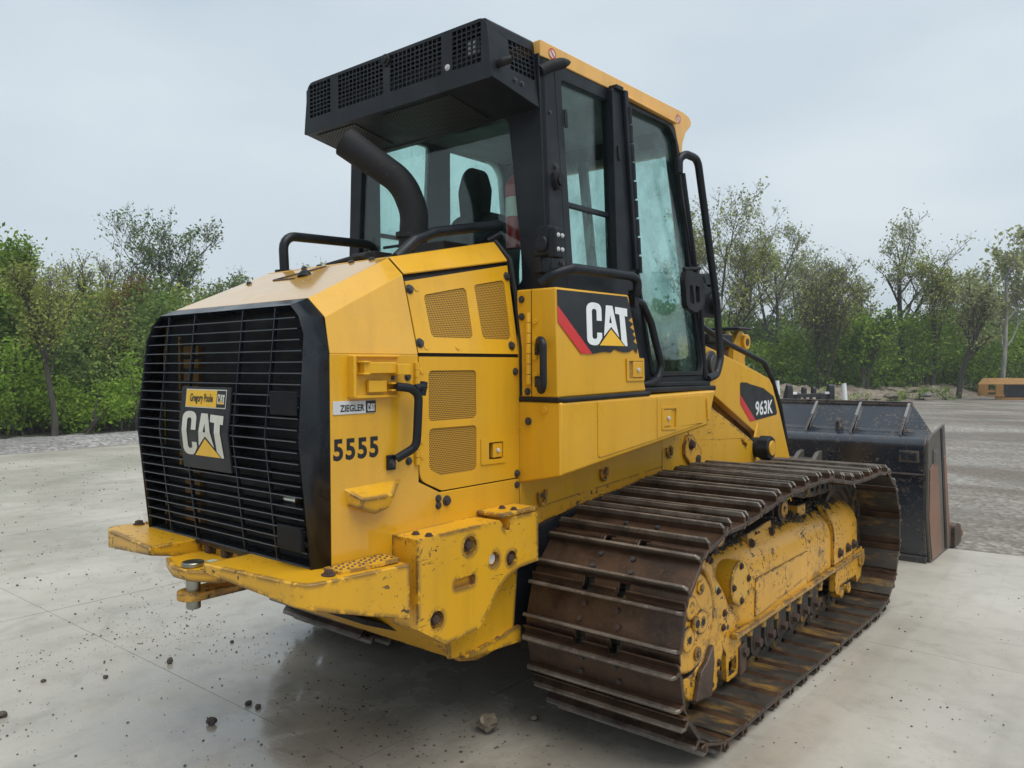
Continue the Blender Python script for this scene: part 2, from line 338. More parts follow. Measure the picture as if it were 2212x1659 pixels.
class MB:
    def __init__(s): s.v = []; s.f = []; s.m = []
    def add(s, v, f, m=0):
        k = len(s.v); s.v += [tuple(q) for q in v]; s.f += [tuple(i+k for i in q) for q in f]; s.m += [m]*len(f); return s
    def box(s, x0, x1, y0, y1, z0, z1, m=0):
        return s.add([(x, y, z) for z in (z0, z1) for y in (y0, y1) for x in (x0, x1)], [(0, 2, 3, 1), (4, 5, 7, 6), (0, 1, 5, 4), (2, 6, 7, 3), (0, 4, 6, 2), (1, 3, 7, 5)], m)
    def plate(s, outer, a, b, axis='x', holes=(), m=0, fn=None):
        loops = [outer]+list(holes); flat = [p for l in loops for p in l]
        tris = tess(loops); n = len(flat)
        F = fn or (lambda p, q, d: AX[axis](p, q, d))
        v = [F(p[0], p[1], a) for p in flat]+[F(p[0], p[1], b) for p in flat]
        f = [tuple(t) for t in tris]+[tuple(i+n for i in reversed(t)) for t in tris]; k = 0
        for l in loops:
            for i in range(len(l)):
                j = (i+1) % len(l); f.append((k+i, k+j, k+j+n, k+i+n))
            k += len(l)
        return s.add(v, f, m)
    def prism(s, poly, a, b, axis='x', m=0):
        n = len(poly); v = [AX[axis](p[0], p[1], a) for p in poly]+[AX[axis](p[0], p[1], b) for p in poly]
        return s.add(v, [tuple(range(n)), tuple(range(2*n-1, n-1, -1))]+[(i, (i+1) % n, (i+1) % n+n, i+n) for i in range(n)], m)
    def flat(s, loops, fn, m=0):
        flat = [p for l in loops for p in l]; tris = tess(loops)
        return s.add([fn(*p) for p in flat], [tuple(t) for t in tris], m)
    def loft(s, secs, closed=True, caps=True, m=0):
        n = len(secs[0]); v = [p for q in secs for p in q]; f = []
        for i in range(len(secs)-1):
            for j in range(n if closed else n-1):
                k = (j+1) % n; f.append((i*n+j, i*n+k, (i+1)*n+k, (i+1)*n+j))
        if caps: f += [tuple(range(n)), tuple(range(len(v)-1, len(v)-n-1, -1))]
        return s.add(v, f, m)
    def tube(s, pts, r, n=10, m=0, caps=True):
        pts = [Vector(p) for p in pts]; secs = []; nrm = None
        for i, p in enumerate(pts):
            t = (pts[min(i+1, len(pts)-1)]-pts[max(i-1, 0)]).normalized()
            if nrm is None: nrm = t.orthogonal().normalized()
            nrm = (nrm-t*nrm.dot(t)); nrm = nrm.normalized() if nrm.length > 1e-6 else t.orthogonal().normalized()
            b = t.cross(nrm); rr = r[i] if isinstance(r, (list, tuple)) else r
            secs.append([p+(nrm*math.cos(2*PI*k/n)+b*math.sin(2*PI*k/n))*rr for k in range(n)])
        return s.loft(secs, True, caps, m)
    def cyl(s, p0, p1, r, r1=None, n=16, m=0): return s.tube([p0, p1], [r, r if r1 is None else r1], n, m)
    def build(s, name, mats, parent=None, bevel=0.0, smooth=40, seg=2, sub=False):
        me = bpy.data.meshes.new(name); me.from_pydata(s.v, [], s.f)
        bm = bmesh.new(); bm.from_mesh(me); bmesh.ops.recalc_face_normals(bm, faces=bm.faces); bm.to_mesh(me); bm.free()
        if not isinstance(mats, (list, tuple)): mats = [mats]
        for q in mats: me.materials.append(M[q] if isinstance(q, str) else q)
        me.polygons.foreach_set('material_index', s.m)
        if smooth:
            me.polygons.foreach_set('use_smooth', [True]*len(me.polygons)); me.set_sharp_from_angle(angle=math.radians(smooth))
        o = bpy.data.objects.new(name, me); C.objects.link(o)
        if parent is not None: put(o, parent)
        if bevel > 0:
            b = o.modifiers.new('bevel', 'BEVEL'); b.width = bevel; b.segments = seg; b.limit_method = 'ANGLE'; b.angle_limit = math.radians(35)
            wn = o.modifiers.new('normals', 'WEIGHTED_NORMAL'); wn.keep_sharp = True; wn.mode = 'FACE_AREA'; wn.weight = 80
        return o
WORLD = {}
def wm(o): return WORLD.get(o.name, Matrix.Identity(4))
def put(o, parent, world=None):
    """parent o, keeping it where its mesh (or the given world matrix) says"""
    W = world if world is not None else Matrix.Identity(4)
    o.parent = parent; o.matrix_parent_inverse = Matrix.Identity(4); o.matrix_basis = wm(parent).inverted() @ W
    WORLD[o.name] = W
def thing(name, label, cat, loc, group=None, kind=None):
    o = bpy.data.objects.new(name, None); C.objects.link(o); o.location = loc; o.empty_display_size = .2
    WORLD[o.name] = Matrix.Translation(loc); tag(o, label, cat, group, kind); return o
def tag(o, label=None, cat=None, group=None, kind=None):
    for k, v in (('label', label), ('category', cat), ('group', group), ('kind', kind)):
        if v: o[k] = v
    return o
def frame_from(nrm, at, spin=0):
    q = Vector(nrm).to_track_quat('Z', 'Y'); return Matrix.Translation(at) @ q.to_matrix().to_4x4() @ Matrix.Rotation(spin, 4, 'Z')
_bolt = {}
def bolt(at, nrm, r=.014, mat='bolt', parent=None, name='bolt', washer=True):
    key = (mat, washer)
    if key not in _bolt:
        b = MB()
        if washer: b.cyl((0, 0, 0), (0, 0, .25), 1.35, n=14)
        b.cyl((0, 0, .2), (0, 0, .9), 1.0, .92, n=6); b.cyl((0, 0, .85), (0, 0, 1.0), .6, n=8)
        o = b.build(name, mat, None, 0); _bolt[key] = o.data; bpy.data.objects.remove(o)
    o = bpy.data.objects.new(name, _bolt[key]); C.objects.link(o)
    put(o, parent, frame_from(nrm, at, R.random()*1.0) @ Matrix.Scale(r, 4)); return o
def text_loops(txt, size=1.0, bold=0.0):
    cu = bpy.data.curves.new('t', 'FONT'); cu.body = txt; cu.size = size; cu.offset = bold; cu.resolution_u = 4
    o = bpy.data.objects.new('t', cu); C.objects.link(o); dg = bpy.context.evaluated_depsgraph_get(); dg.update()
    me = bpy.data.meshes.new_from_object(o.evaluated_get(dg)); v = [tuple(q.co) for q in me.vertices]; f = [tuple(p.vertices) for p in me.polygons]
    bpy.data.objects.remove(o); bpy.data.curves.remove(cu); bpy.data.meshes.remove(me)
    x0 = min(q[0] for q in v); x1 = max(q[0] for q in v); y0 = min(q[1] for q in v); y1 = max(q[1] for q in v)
    return [((q[0]-x0)/(x1-x0), (q[1]-y0)/(y1-y0)) for q in v], f
def text_mb(mb, txt, fn, bold=.02, m=0):
    v, f = text_loops(txt, 1.0, bold); return mb.add([fn(*q) for q in v], f, m)
CAT_C = [(.354, .58), (.354, .86), (.335, .93), (.29, .98), (.22, 1.0), (.13, 1.0), (.06, .97), (.015, .91), (0, .84), (0, .14), (.02, .07), (.07, .02), (.13, 0), (.22, 0), (.27, .03), (.355, .18), (.354, .30), (.235, .30), (.235, .20), (.22, .16), (.175, .145), (.14, .16), (.125, .20), (.125, .80), (.14, .84), (.18, .855), (.22, .84), (.235, .80), (.235, .58)]
CAT_A = [(.40, .22), (.465, .965), (.625, .965), (.775, .21), (.58, .455)]
CAT_AH = [(.535, .545), (.565, .74), (.60, .545)]
CAT_T = [(.69, .95), (1.0, .93), (1.0, .735), (.93, .745), (.985, 0.0), (.93, 0.0), (.83, .135), (.795, .77), (.69, .785)]
CAT_Y = [(.575, .40), (.91, .0), (.29, .0)]
def cat_logo(name, fn, parent, white='white', yellow='decal_yellow'):
    b = MB(); b.flat([CAT_C], fn); b.flat([CAT_A, CAT_AH], fn); b.flat([CAT_T], fn); b.flat([CAT_Y], fn, 1)
    return b.build(name, [white, yellow], parent, 0, 0)

# ------------------------------------------------------------------ setting: ground
GZ = -.02
mb = MB(); S_ = 900
mb.add([(-S_, -S_, GZ), (S_, -S_, GZ), (S_, S_, GZ), (-S_, S_, GZ)], [(0, 1, 2, 3)])
tag(mb.build('ground', 'gravel', None, 0, 0), kind='structure')
pad = thing('concrete_pad', None, None, (0, 0, 0), kind='structure')
xs = [-15.1, -12.65, -9.5, -6.35, -3.2, .25, 3.55, 6.85, 10.2]; ys = [-12.6, -9.55, -6.5, -3.5, -.45, 2.62, 5.66]
for i in range(len(xs)-1):
    for j in range(len(ys)-1):
        a, b_, c_, d_ = xs[i]+.0045, xs[i+1]-.0045, ys[j]+.0016, ys[j+1]-.0016
        mb = MB(); y2a = d_+(max(0, a-1.2)*.16 if j == len(ys)-2 else 0); y2b = d_+(max(0, b_-1.2)*.16 if j == len(ys)-2 else 0)
        mb.add([(a, c_, -.15), (b_, c_, -.15), (b_, y2b, -.15), (a, y2a, -.15), (a, c_, 0), (b_, c_, 0), (b_, y2b, 0), (a, y2a, 0)],
               [(0, 3, 2, 1), (4, 5, 6, 7), (0, 1, 5, 4), (1, 2, 6, 5), (2, 3, 7, 6), (3, 0, 4, 7)])
        mb.build('concrete_slab', 'concrete', pad, 0, 0)
def fbm(x, y, s=0):
    from mathutils import noise as N
    return N.fractal(Vector((x+s*13.7, y-s*7.3, s*3.1)), 1.0, 2.0, 5)
def ridge(name, line, width, height, mat, seed, n=120, k=14, rough=.25, kind='structure'):
    """a heaped bank along a line of points"""
    pts = [Vector((p[0], p[1])) for p in line]; L = [0]
    for a, b in zip(pts, pts[1:]): L.append(L[-1]+(b-a).length)
    v = []; f = []
    for i in range(n+1):
        s = L[-1]*i/n; q = max(j for j in range(len(L)) if L[j] <= s+1e-9); q = min(q, len(pts)-2)
        u = (s-L[q])/(L[q+1]-L[q]); P = pts[q].lerp(pts[q+1], u); T = (pts[q+1]-pts[q]).normalized(); Nn = Vector((-T.y, T.x))
        for j in range(k+1):
            w_ = j/k; o = P+Nn*(w_*width+fbm(s*.25, 0, seed)*.5*width*.25)
            h = height*min(1, math.sin(PI*min(w_*1.15, .5+.35*w_))**1.0)*(.8+.4*fbm(o.x*.3, o.y*.3, seed)) if w_ > 0 else 0
            h += fbm(o.x*1.5, o.y*1.5, seed+2)*rough*height*min(1, w_*4)
            v.append((o.x, o.y, GZ-.05+max(0, h) if j else GZ-.05))
    for i in range(n):
        for j in range(k): f.append((i*(k+1)+j, i*(k+1)+j+1, (i+1)*(k+1)+j+1, (i+1)*(k+1)+j))
    mb = MB(); mb.add(v, f); return tag(mb.build(name, mat, None, 0, 180), kind=kind)
ridge('gravel_berm', [(-15.6, -16), (-15.3, -4), (-15.2, 4), (-15.3, 9), (-16.5, 16), (-20, 26)], 4.0, .20, 'berm', 1, 200, 18)
bl = [bg(1560, 37), bg(1690, 38), bg(1800, 41), bg(1950, 44), bg(2070, 46), bg(2150, 54), bg(2400, 60)]
ridge('dirt_bank', [(p.x, p.y) for p in bl], 7.5, .80, 'dirt', 4, 220, 24, .28)
# forest floor sheets beyond the banks
mb = MB(); q = [(-18.5, -30), (-18.3, 9), (-20, 18), (-23, 28), (-70, 60), (-90, -30)]
mb.add([(x, y, GZ+.012) for x, y in q], [tuple(range(len(q)))]); tag(mb.build('forest_floor', 'soil', None, 0, 0), kind='structure')
q = [bg(1400, 43), bg(1700, 44), bg(1950, 50), bg(2150, 60), bg(2500, 70), bg(2500, 160), bg(1300, 160)]
mb = MB(); mb.add([(p.x, p.y, GZ+.012) for p in q], [tuple(range(len(q)))]); tag(mb.build('woodland_floor', 'soil', None, 0, 0), kind='structure')
# far hill
def pol(az, dist, z=0.0):
    """point at a compass-like angle (degrees clockwise from +Y) and distance from the camera"""
    return Vector((CAM.x+math.sin(math.radians(az))*dist, CAM.y+math.cos(math.radians(az))*dist, z))
v = []; f = []; nx = 90
for i in range(nx+1):
    az = -36+130*i/nx; env = max(0.04, min(1, (az+32)/12))*max(.04, min(1, (94-az)/30))
    for j, (dist, hh) in enumerate(((150, 0), (190, .55), (230, 1.0), (300, .9))):
        p = pol(az, dist); h = hh*(10.5+1.5*fbm(az*.09, 0, 5))*env; v.append((p.x, p.y, GZ-.05+h))
for i in range(nx):
    for j in range(3): f.append((i*4+j, i*4+j+1, (i+1)*4+j+1, (i+1)*4+j))
mb = MB(); mb.add(v, f); tag(mb.build('hills', 'hill', None, 0, 180), kind='structure')

# mist in the air
hz = bpy.data.materials.new('mist'); hz.use_nodes = True; ht = hz.node_tree; ht.nodes.clear()
ho_ = ht.nodes.new('ShaderNodeOutputMaterial'); pv = ht.nodes.new('ShaderNodeVolumePrincipled'); pv.inputs['Density'].default_value = .0013; pv.inputs['Color'].default_value = (.86, .91, .95, 1); pv.inputs['Anisotropy'].default_value = .2
ht.links.new(pv.outputs[0], ho_.inputs['Volume'])
M['mist'] = hz
mb = MB(); mb.box(-330, 330, -60, 330, GZ-1.2, 24); tag(mb.build('haze', 'mist', None, 0, 0), kind='stuff')

# ------------------------------------------------------------------ the track loader
LD = thing('track_loader', 'large yellow track loader with black grille, glazed cab and muddy steel tracks on wet concrete', 'track loader', (0, 1.9, 0))
def B(mb, name, mat, parent=None, bevel=.004, smooth=40, **k): return mb.build(name, mat, parent or LD, bevel, smooth, **k)
def xm(poly): return [(-p[0],)+tuple(p[1:]) for p in reversed(poly)]
# --- main frame and belly
mb = MB(); mb.plate([(-.50, 1.0), (-.50, .86), (-.16, .50), (1.2, .42), (3.0, .45), (3.3, .62), (3.3, 1.0)], -.585, .585)
B(mb, 'main_frame', 'black_worn', bevel=.01)
mb = MB()
for s in (-1, 1): mb.plate([(-.52, 1.0), (-.52, .80), (-.162, .461), (-.054, .433), (.23, .463), (.20, .54), (.222, .80), (.26, 1.0)], s*.588, s*.628)
mb.add([(-.585, -.52, .80), (.585, -.52, .80), (.585, -.162, .461), (-.585, -.162, .461), (-.585, -.49, .82), (.585, -.49, .82), (.585, -.14, .49), (-.585, -.14, .49)], [(0, 1, 2, 3), (4, 7, 6, 5), (0, 3, 7, 4), (1, 5, 6, 2), (0, 4, 5, 1), (3, 2, 6, 7)])
guard = B(mb, 'belly_guard', 'yellow_worn', bevel=.008)
mb = MB(); mb.add([(-.55, -.42, .62), (.30, -.42, .62), (.42, .10, .415), (-.55, .10, .415), (-.55, -.42, .645), (.30, -.42, .645), (.42, .10, .44), (-.55, .10, .44)], [(0, 3, 2, 1), (4, 5, 6, 7), (0, 1, 5, 4), (2, 3, 7, 6), (1, 2, 6, 5), (3, 0, 4, 7)])
B(mb, 'skid_plate', 'exhaust', bevel=.004)
bolt((.632, -.02, .475), (1, 0, 0), .014, 'boltrust', guard, 'bolt')
# bent flange at the guard's front lower corner
mb = MB(); mb.plate([(-.15, .478), (.225, .455), (.215, .535), (.12, .528), (.09, .512), (.06, .522), (.02, .505), (-.02, .512), (-.19, .49)], .645, .665)
B(mb, 'guard_flange', 'yellow_worn', guard, bevel=.002)
# --- body: dark core with painted panels in front of it
def sec(y, w0, w1, w2, zc1, zc2, z0=1.0, inset=0.0):
    s = inset; return [(w0-s, y, z0), (w0-s, y, 1.81), (w1-s, y, zc1-s*.5), (w2-s, y, zc2-s), (-w2+s, y, zc2-s), (-w1+s, y, zc1-s*.5), (-w0+s, y, 1.81), (-w0+s, y, z0)]
ST = [(-.853, .63, .605, .505, 1.945, 2.020), (-.404, .63, .540, .452, 2.147, 2.222), (.258, .63, .556, .473, 2.265, 2.362)]
mb = MB(); mb.loft([sec(*s, inset=.016) for s in ST]); mb.box(-.60, .60, -.84, .25, .98, 1.1)
B(mb, 'engine_bay', 'dark', bevel=0)
def lerp(a, b, t): return tuple(x+(y-x)*t for x, y in zip(a, b))
mb = MB()
A_, B_ = sec(*ST[0]), sec(*ST[1]); B2_ = [lerp(p, q, .992) for p, q in zip(A_, B_)]
mb.loft([A_[1:7], B2_[1:7]], closed=False, caps=False)
for s in (1, -1):
    mb.flat([[(-.853, 1.0), (-.853, 1.81), (-.408, 1.81), (-.408, 1.283), (-.283, 1.224), (-.283, 1.0)]], lambda y, z, s=s: (s*.63, y, z))
bmr = MB(); bmr.v, bmr.f, bmr.m = mb.v, mb.f, mb.m
hood = B(bmr, 'rear_hood', 'yellow_wet', bevel=0, smooth=12)
sd_ = hood.modifiers.new('thickness', 'SOLIDIFY'); sd_.thickness = .006; sd_.offset = 0
bv = hood.modifiers.new('bevel', 'BEVEL'); bv.width = .012; bv.segments = 3; bv.limit_method = 'ANGLE'; bv.angle_limit = math.radians(12); wn = hood.modifiers.new('normals', 'WEIGHTED_NORMAL'); wn.keep_sharp = False; wn.weight = 90
# hood surface helper
def hoodz(y):
    return 2.020+(y+.853)*.45 if y < -.404 else 2.222+(y+.404)*.2115
mb = MB()
P0 = sec(*ST[1]); P1 = sec(*ST[2])
P0b = [lerp(p, q, .008) for p, q in zip(P0, P1)]
mb.loft([P0b[2:6], P1[2:6]], closed=False, caps=False)
eh = B(mb, 'engine_hood', 'yellow', bevel=0, smooth=12)
sd_ = eh.modifiers.new('thickness', 'SOLIDIFY'); sd_.thickness = .012; sd_.offset = 0
bv = eh.modifiers.new('bevel', 'BEVEL'); bv.width = .014; bv.segments = 3; bv.limit_method = 'ANGLE'; bv.angle_limit = math.radians(12); wn = eh.modifiers.new('normals', 'WEIGHTED_NORMAL'); wn.keep_sharp = False; wn.weight = 90
for s in (1, -1):
    mb = MB(); mb.tube(path3([(s*.47, .268, 2.37), (s*.565, .268, 2.27), (s*.60, .268, 2.10), (s*.635, .268, 1.85), (s*.637, .268, 1.62)], .05), .013, 8)
    B(mb, 'rubber_seal', 'black_rub', bevel=0)
# upper side panels with perforated openings
for s in (1, -1):
    def up(y, z, d, s=s):
        if z <= 1.81: return (s*(.63+d), y, z)
        top = .540+(.556-.540)*(y+.404)/.662; zt = 2.147+(2.265-2.147)*(y+.404)/.662
        t = (z-1.81)/(zt-1.81); return (s*(.63+(top-.63)*t+d), y, z)
    ho = [(-.400, 1.818), (-.400, 2.118), (.252, 2.245), (.252, 1.818)]
    h1 = rpoly([(-.308, 1.885, .02), (-.311, 2.066, .02), (-.049, 2.118, .02), (-.052, 1.886, .02)])
    h2 = rpoly([(.012, 1.886, .02), (.006, 2.132, .02), (.216, 2.172, .02), (.210, 1.886, .02)])
    mb = MB(); mb.plate(ho, -.010, .001, holes=(h1, h2), fn=up)
    pn = B(mb, 'perforated_panel', 'yellow', bevel=.0025, smooth=30)
    for h in (h1, h2):
        mb = MB(); mb.plate(h, -.007, -.0035, fn=up); B(mb, 'mesh_screen', 'perf', pn, bevel=0, smooth=0)
    if s > 0:
        for y, z in ((-.385, 2.085), (-.384, 1.858), (.236, 2.190), (.205, 1.857)):
            bolt(up(y, z, .001), (1, 0, .225), .0155, 'bolt', pn)
        for y, z in ((-.345, 2.092), (-.350, 1.843), (-.160, 1.845)): p = Vector(up(y, z, 0)); mb = MB(); mb.cyl(p, p+Vector((.004, 0, .001)), .014, n=12); B(mb, 'rivet_cap', 'yellow', pn, bevel=.001)
    # engine access door
    do = rpoly([(-.401, 1.802), (.252, 1.802), (.252, 1.231), (-.272, 1.231, .03), (-.401, 1.289, .06)])
    d1_ = rpoly([(-.346, 1.744, .02), (-.346, 1.531, .02), (-.050, 1.529, .02), (-.050, 1.744, .02)])
    d2_ = rpoly([(-.345, 1.500, .02), (-.345, 1.330, .03), (-.275, 1.295, .03), (-.052, 1.295, .02), (-.050, 1.498, .02)])
    hx = rpoly([(.028, 1.412, .004), (.128, 1.412, .004), (.128, 1.332, .004), (.028, 1.335, .004)])
    X_ = lambda y, z, d, s=s: (s*(.63+d), y, z)
    mb = MB(); mb.plate(do, -.012, .001, holes=(d1_, d2_, hx), fn=X_); dr = B(mb, 'engine_door', 'yellow', bevel=.003, smooth=30)
    for h in (d1_, d2_):
        mb = MB(); mb.plate(h, -.008, -.004, fn=X_); B(mb, 'mesh_screen', 'perf', dr, bevel=0, smooth=0)
    mb = MB(); mb.plate([(-.285, 1.0), (-.285, 1.221), (-.272, 1.2245), (.252, 1.2245), (.252, 1.0)], -.012, .0005, fn=X_); lp = B(mb, 'lower_panel', 'yellow', bevel=.003, smooth=30)
    if s > 0:
        for y, z in ((.223, 1.735), (.232, 1.25)): bolt((.631, y, z), (1, 0, 0), .0135, 'bolt', dr)
        for y, z in ((-.467, 1.72), (-.464, 1.375), (-.296, 1.2), (-.296, 1.171)): bolt((.633, y, z), (1, 0, 0), .0125, 'bolt', hood)
        bolt((.631, -.244, 1.184), (1, 0, 0), .017, 'bolt', lp); bolt((.631, .232, 1.196), (1, 0, 0), .0125, 'bolt', lp)
        mb = MB(); mb.plate(rpoly([(-.024, 1.434, .006), (.151, 1.431, .006), (.151, 1.312, .006), (-.024, 1.315, .006)]), .002, .007, holes=(hx,), fn=X_); lt = B(mb, 'door_latch', 'yellow', dr, bevel=.002)
        mb = MB(); mb.box(.612, .633, .062, .125, 1.340, 1.406); B(mb, 'latch_lever', 'yellow', dr, bevel=.003)
        bolt((.633, .092, 1.373), (1, 0, 0), .0105, 'silver', dr, 'latch_button', False)
        mb = MB(); mb.box(.60, .611, .024, .132, 1.33, 1.415); B(mb, 'latch_recess', 'yellow_dirty', dr, bevel=0)
        for z in (1.743, 1.680, 1.451, 1.388): mb = MB(); mb.cyl((.628, -.384, z), (.6345, -.384, z), .013, n=12); B(mb, 'rivet_cap', 'yellow', dr, bevel=.001)
        for z0 in (1.682, 1.355):
            for k in range(3):
                mb = MB(); mb.cyl((.640, -.421, z0+k*.032+.001), (.640, -.421, z0+k*.032+.031), .0125, n=10); B(mb, 'hinge', 'yellow', dr, bevel=.001)
# rear side fittings (right)
mb = MB(); mb.box(.632, .652, -.768, -.536, 1.645, 1.801); mb.box(.630, .672, -.772, -.758, 1.645, 1.803); mb.box(.632, .664, -.770, -.534, 1.640, 1.652); mb.box(.632, .664, -.770, -.534, 1.797, 1.806)
tb = B(mb, 'tool_bracket', 'yellow', bevel=.003)
mb = MB(); mb.box(.655, .690, -.735, -.575, 1.735, 1.778); mb.box(.655, .70, -.745, -.715, 1.730, 1.738); mb.box(.655, .70, -.745, -.715, 1.775, 1.783); mb.box(.655, .705, -.580, -.515, 1.728, 1.772)
mb.box(.655, .672, -.700, -.61, 1.662, 1.708); mb.box(.655, .69, -.60, -.53, 1.665, 1.672); mb.box(.655, .69, -.60, -.53, 1.692, 1.699)
B(mb, 'bracket_arm', 'yellow', tb, bevel=.003)
mb = MB(); mb.tube(path3([(.690, -.58, 1.683), (.700, -.515, 1.676), (.702, -.470, 1.650), (.702, -.478, 1.52), (.702, -.485, 1.44), (.66, -.555, 1.395)], .05), [.014]*3+[.019]*40 and .018, 10)
mb.cyl((.702, -.490, 1.674), (.702, -.435, 1.680), .017, n=10); mb.cyl((.702, -.452, 1.645), (.702, -.440, 1.70), .016, n=10)
mb.box(.633, .648, -.585, -.545, 1.350, 1.410); mb.box(.633, .648, -.578, -.550, 1.695, 1.735)
gh = B(mb, 'grab_handle', 'black', bevel=.003); bolt((.648, -.565, 1.378), (1, 0, 0), .013, 'bolt', gh); bolt((.648, -.564, 1.716), (1, 0, 0), .010, 'bolt', gh)
mb = MB(); mb.add([(.632, -.792, 1.301), (.632, -.605, 1.305), (.632, -.510, 1.308), (.70, -.60, 1.262), (.70, -.755, 1.262), (.69, -.765, 1.228), (.685, -.685, 1.196), (.685, -.615, 1.212), (.632, -.70, 1.20), (.632, -.60, 1.22), (.632, -.78, 1.24)],
       [(0, 1, 3, 4), (1, 2, 3), (0, 4, 5, 10), (4, 3, 7, 6, 5), (3, 2, 7), (5, 6, 8, 10), (6, 7, 9, 8), (2, 9, 7)])
B(mb, 'support_wedge', 'yellow_worn', bevel=.003, smooth=20)
# lettering on the rear side
def side_map(y0, z0, w_, h_, x): return lambda u, v: (x, y0+u*w_, z0+v*h_)
mb = MB(); mb.box(.632, .637, -.842, -.638, 1.582, 1.632); zp = B(mb, 'dealer_plate', 'silver', bevel=.001)
mb = MB(); mb.box(.6365, .6385, -.688, -.640, 1.584, 1.630); B(mb, 'plate_emblem_field', 'decal_black', zp, bevel=0)
mb = MB(); text_mb(mb, 'ZIEGLER', side_map(-.812, 1.592, .116, .026, .6385), .022); B(mb, 'plate_lettering', 'decal_black', zp, bevel=0, smooth=0)
cat_logo('plate_emblem', side_map(-.682, 1.590, .036, .030, .6400), zp, 'silver', 'silver')
for k in range(4):
    mb = MB(); text_mb(mb, '5', side_map(-.842+k*.0575, 1.409+k*-.0005, .046, .082, .6338), .035); B(mb, 'painted_digit', 'decal_black', hood, bevel=0, smooth=0)
# --- grille
gO = [(.633, -.856, 1.0), (.633, -.856, 1.40), (.633, -.856, 1.82), (.600, -.856, 1.948), (.505, -.856, 2.022)]
gI = [(.619, -.935, 1.0), (.620, -.985, 1.498), (.602, -.945, 1.880), (.560, -.937, 1.950), (.500, -.930, 1.992)]
gJ = [(.607, -.905, 1.0), (.608, -.955, 1.498), (.590, -.915, 1.872), (.550, -.905, 1.938), (.495, -.900, 1.975)]
def both(l): return l+[(-p[0], p[1], p[2]) for p in reversed(l)]
mb = MB(); mb.loft([both(gO), both(gI), both(gJ)], closed=False, caps=False)
gf = B(mb, 'grille_frame', 'grille', bevel=0, smooth=25)
sd_ = gf.modifiers.new('thickness', 'SOLIDIFY'); sd_.thickness = .008; sd_.offset = -1
mb = MB(); mb.box(-.615, .615, -.93, -.86, 1.000, 1.028); B(mb, 'bottom_rail', 'grille', gf, bevel=.006)
def gy(z): return -.985+(z-1.498)/.446*.048 if z > 1.498 else -.985+(1.498-z)/.453*.047
def gw(z): return .606-max(0, z-1.80)*.46
for i in range(22):
    z = 1.946-.0412*i; y = gy(z); W_ = gw(z)
    mb = MB(); mb.add([(-W_, y, z), (W_, y, z), (W_, y+.045, z+.003), (-W_, y+.045, z+.003), (-W_, y, z-.0038), (W_, y, z-.0038), (W_, y+.045, z-.001), (-W_, y+.045, z-.001)],
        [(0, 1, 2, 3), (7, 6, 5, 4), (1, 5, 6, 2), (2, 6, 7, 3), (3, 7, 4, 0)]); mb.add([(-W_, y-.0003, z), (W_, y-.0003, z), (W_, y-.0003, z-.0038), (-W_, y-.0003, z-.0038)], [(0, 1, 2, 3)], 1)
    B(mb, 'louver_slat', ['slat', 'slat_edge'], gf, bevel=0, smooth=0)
for x in (-.408, -.186, .186, .408):
    mb = MB()
    pz = [1.985, 1.946, 1.498, 1.03]; mb.add([(x+dx, gy(z)+dy, z) for z in pz for dx, dy in ((-.003, -.001), (.003, -.001), (.003, .014), (-.003, .014))],
        [(4*i+a, 4*i+b, 4*i+4+b, 4*i+4+a) for i in range(3) for a, b in ((0, 1), (1, 2), (2, 3), (3, 0))])
    B(mb, 'upright_bar', 'grille', gf, bevel=0, smooth=0)
mb = MB(); mb.box(.43, .60, gy(1.62)-.006, gy(1.62)+.01, 1.585, 1.672); B(mb, 'access_cover', 'slat', gf, bevel=.003); mb = MB(); mb.box(.45, .60, -.965, -.945, 1.085, 1.175); B(mb, 'access_cover', 'slat', gf, bevel=.003)
# things behind the slats
mb = MB(); mb.box(-.28, .58, -.80, -.72, 1.02, 1.90); B(mb, 'radiator', 'dark', bevel=0)
for k in range(14):
    mb = MB(); z = 1.06+k*.058; mb.box(-.40, -.27, -.875, -.845, z, z+.042); B(mb, 'shroud_rib', 'shroud', bevel=.003)
mb = MB(); mb.box(-.475, -.46, -.86, -.83, 1.3, 1.9); B(mb, 'hose_clip', 'yellow_dirty', bevel=.002)
mb = MB(); mb.cyl((.43, -.90, 1.265), (.52, -.90, 1.265), .035, n=14); B(mb, 'hose_clamp', 'chrome', bevel=.002)
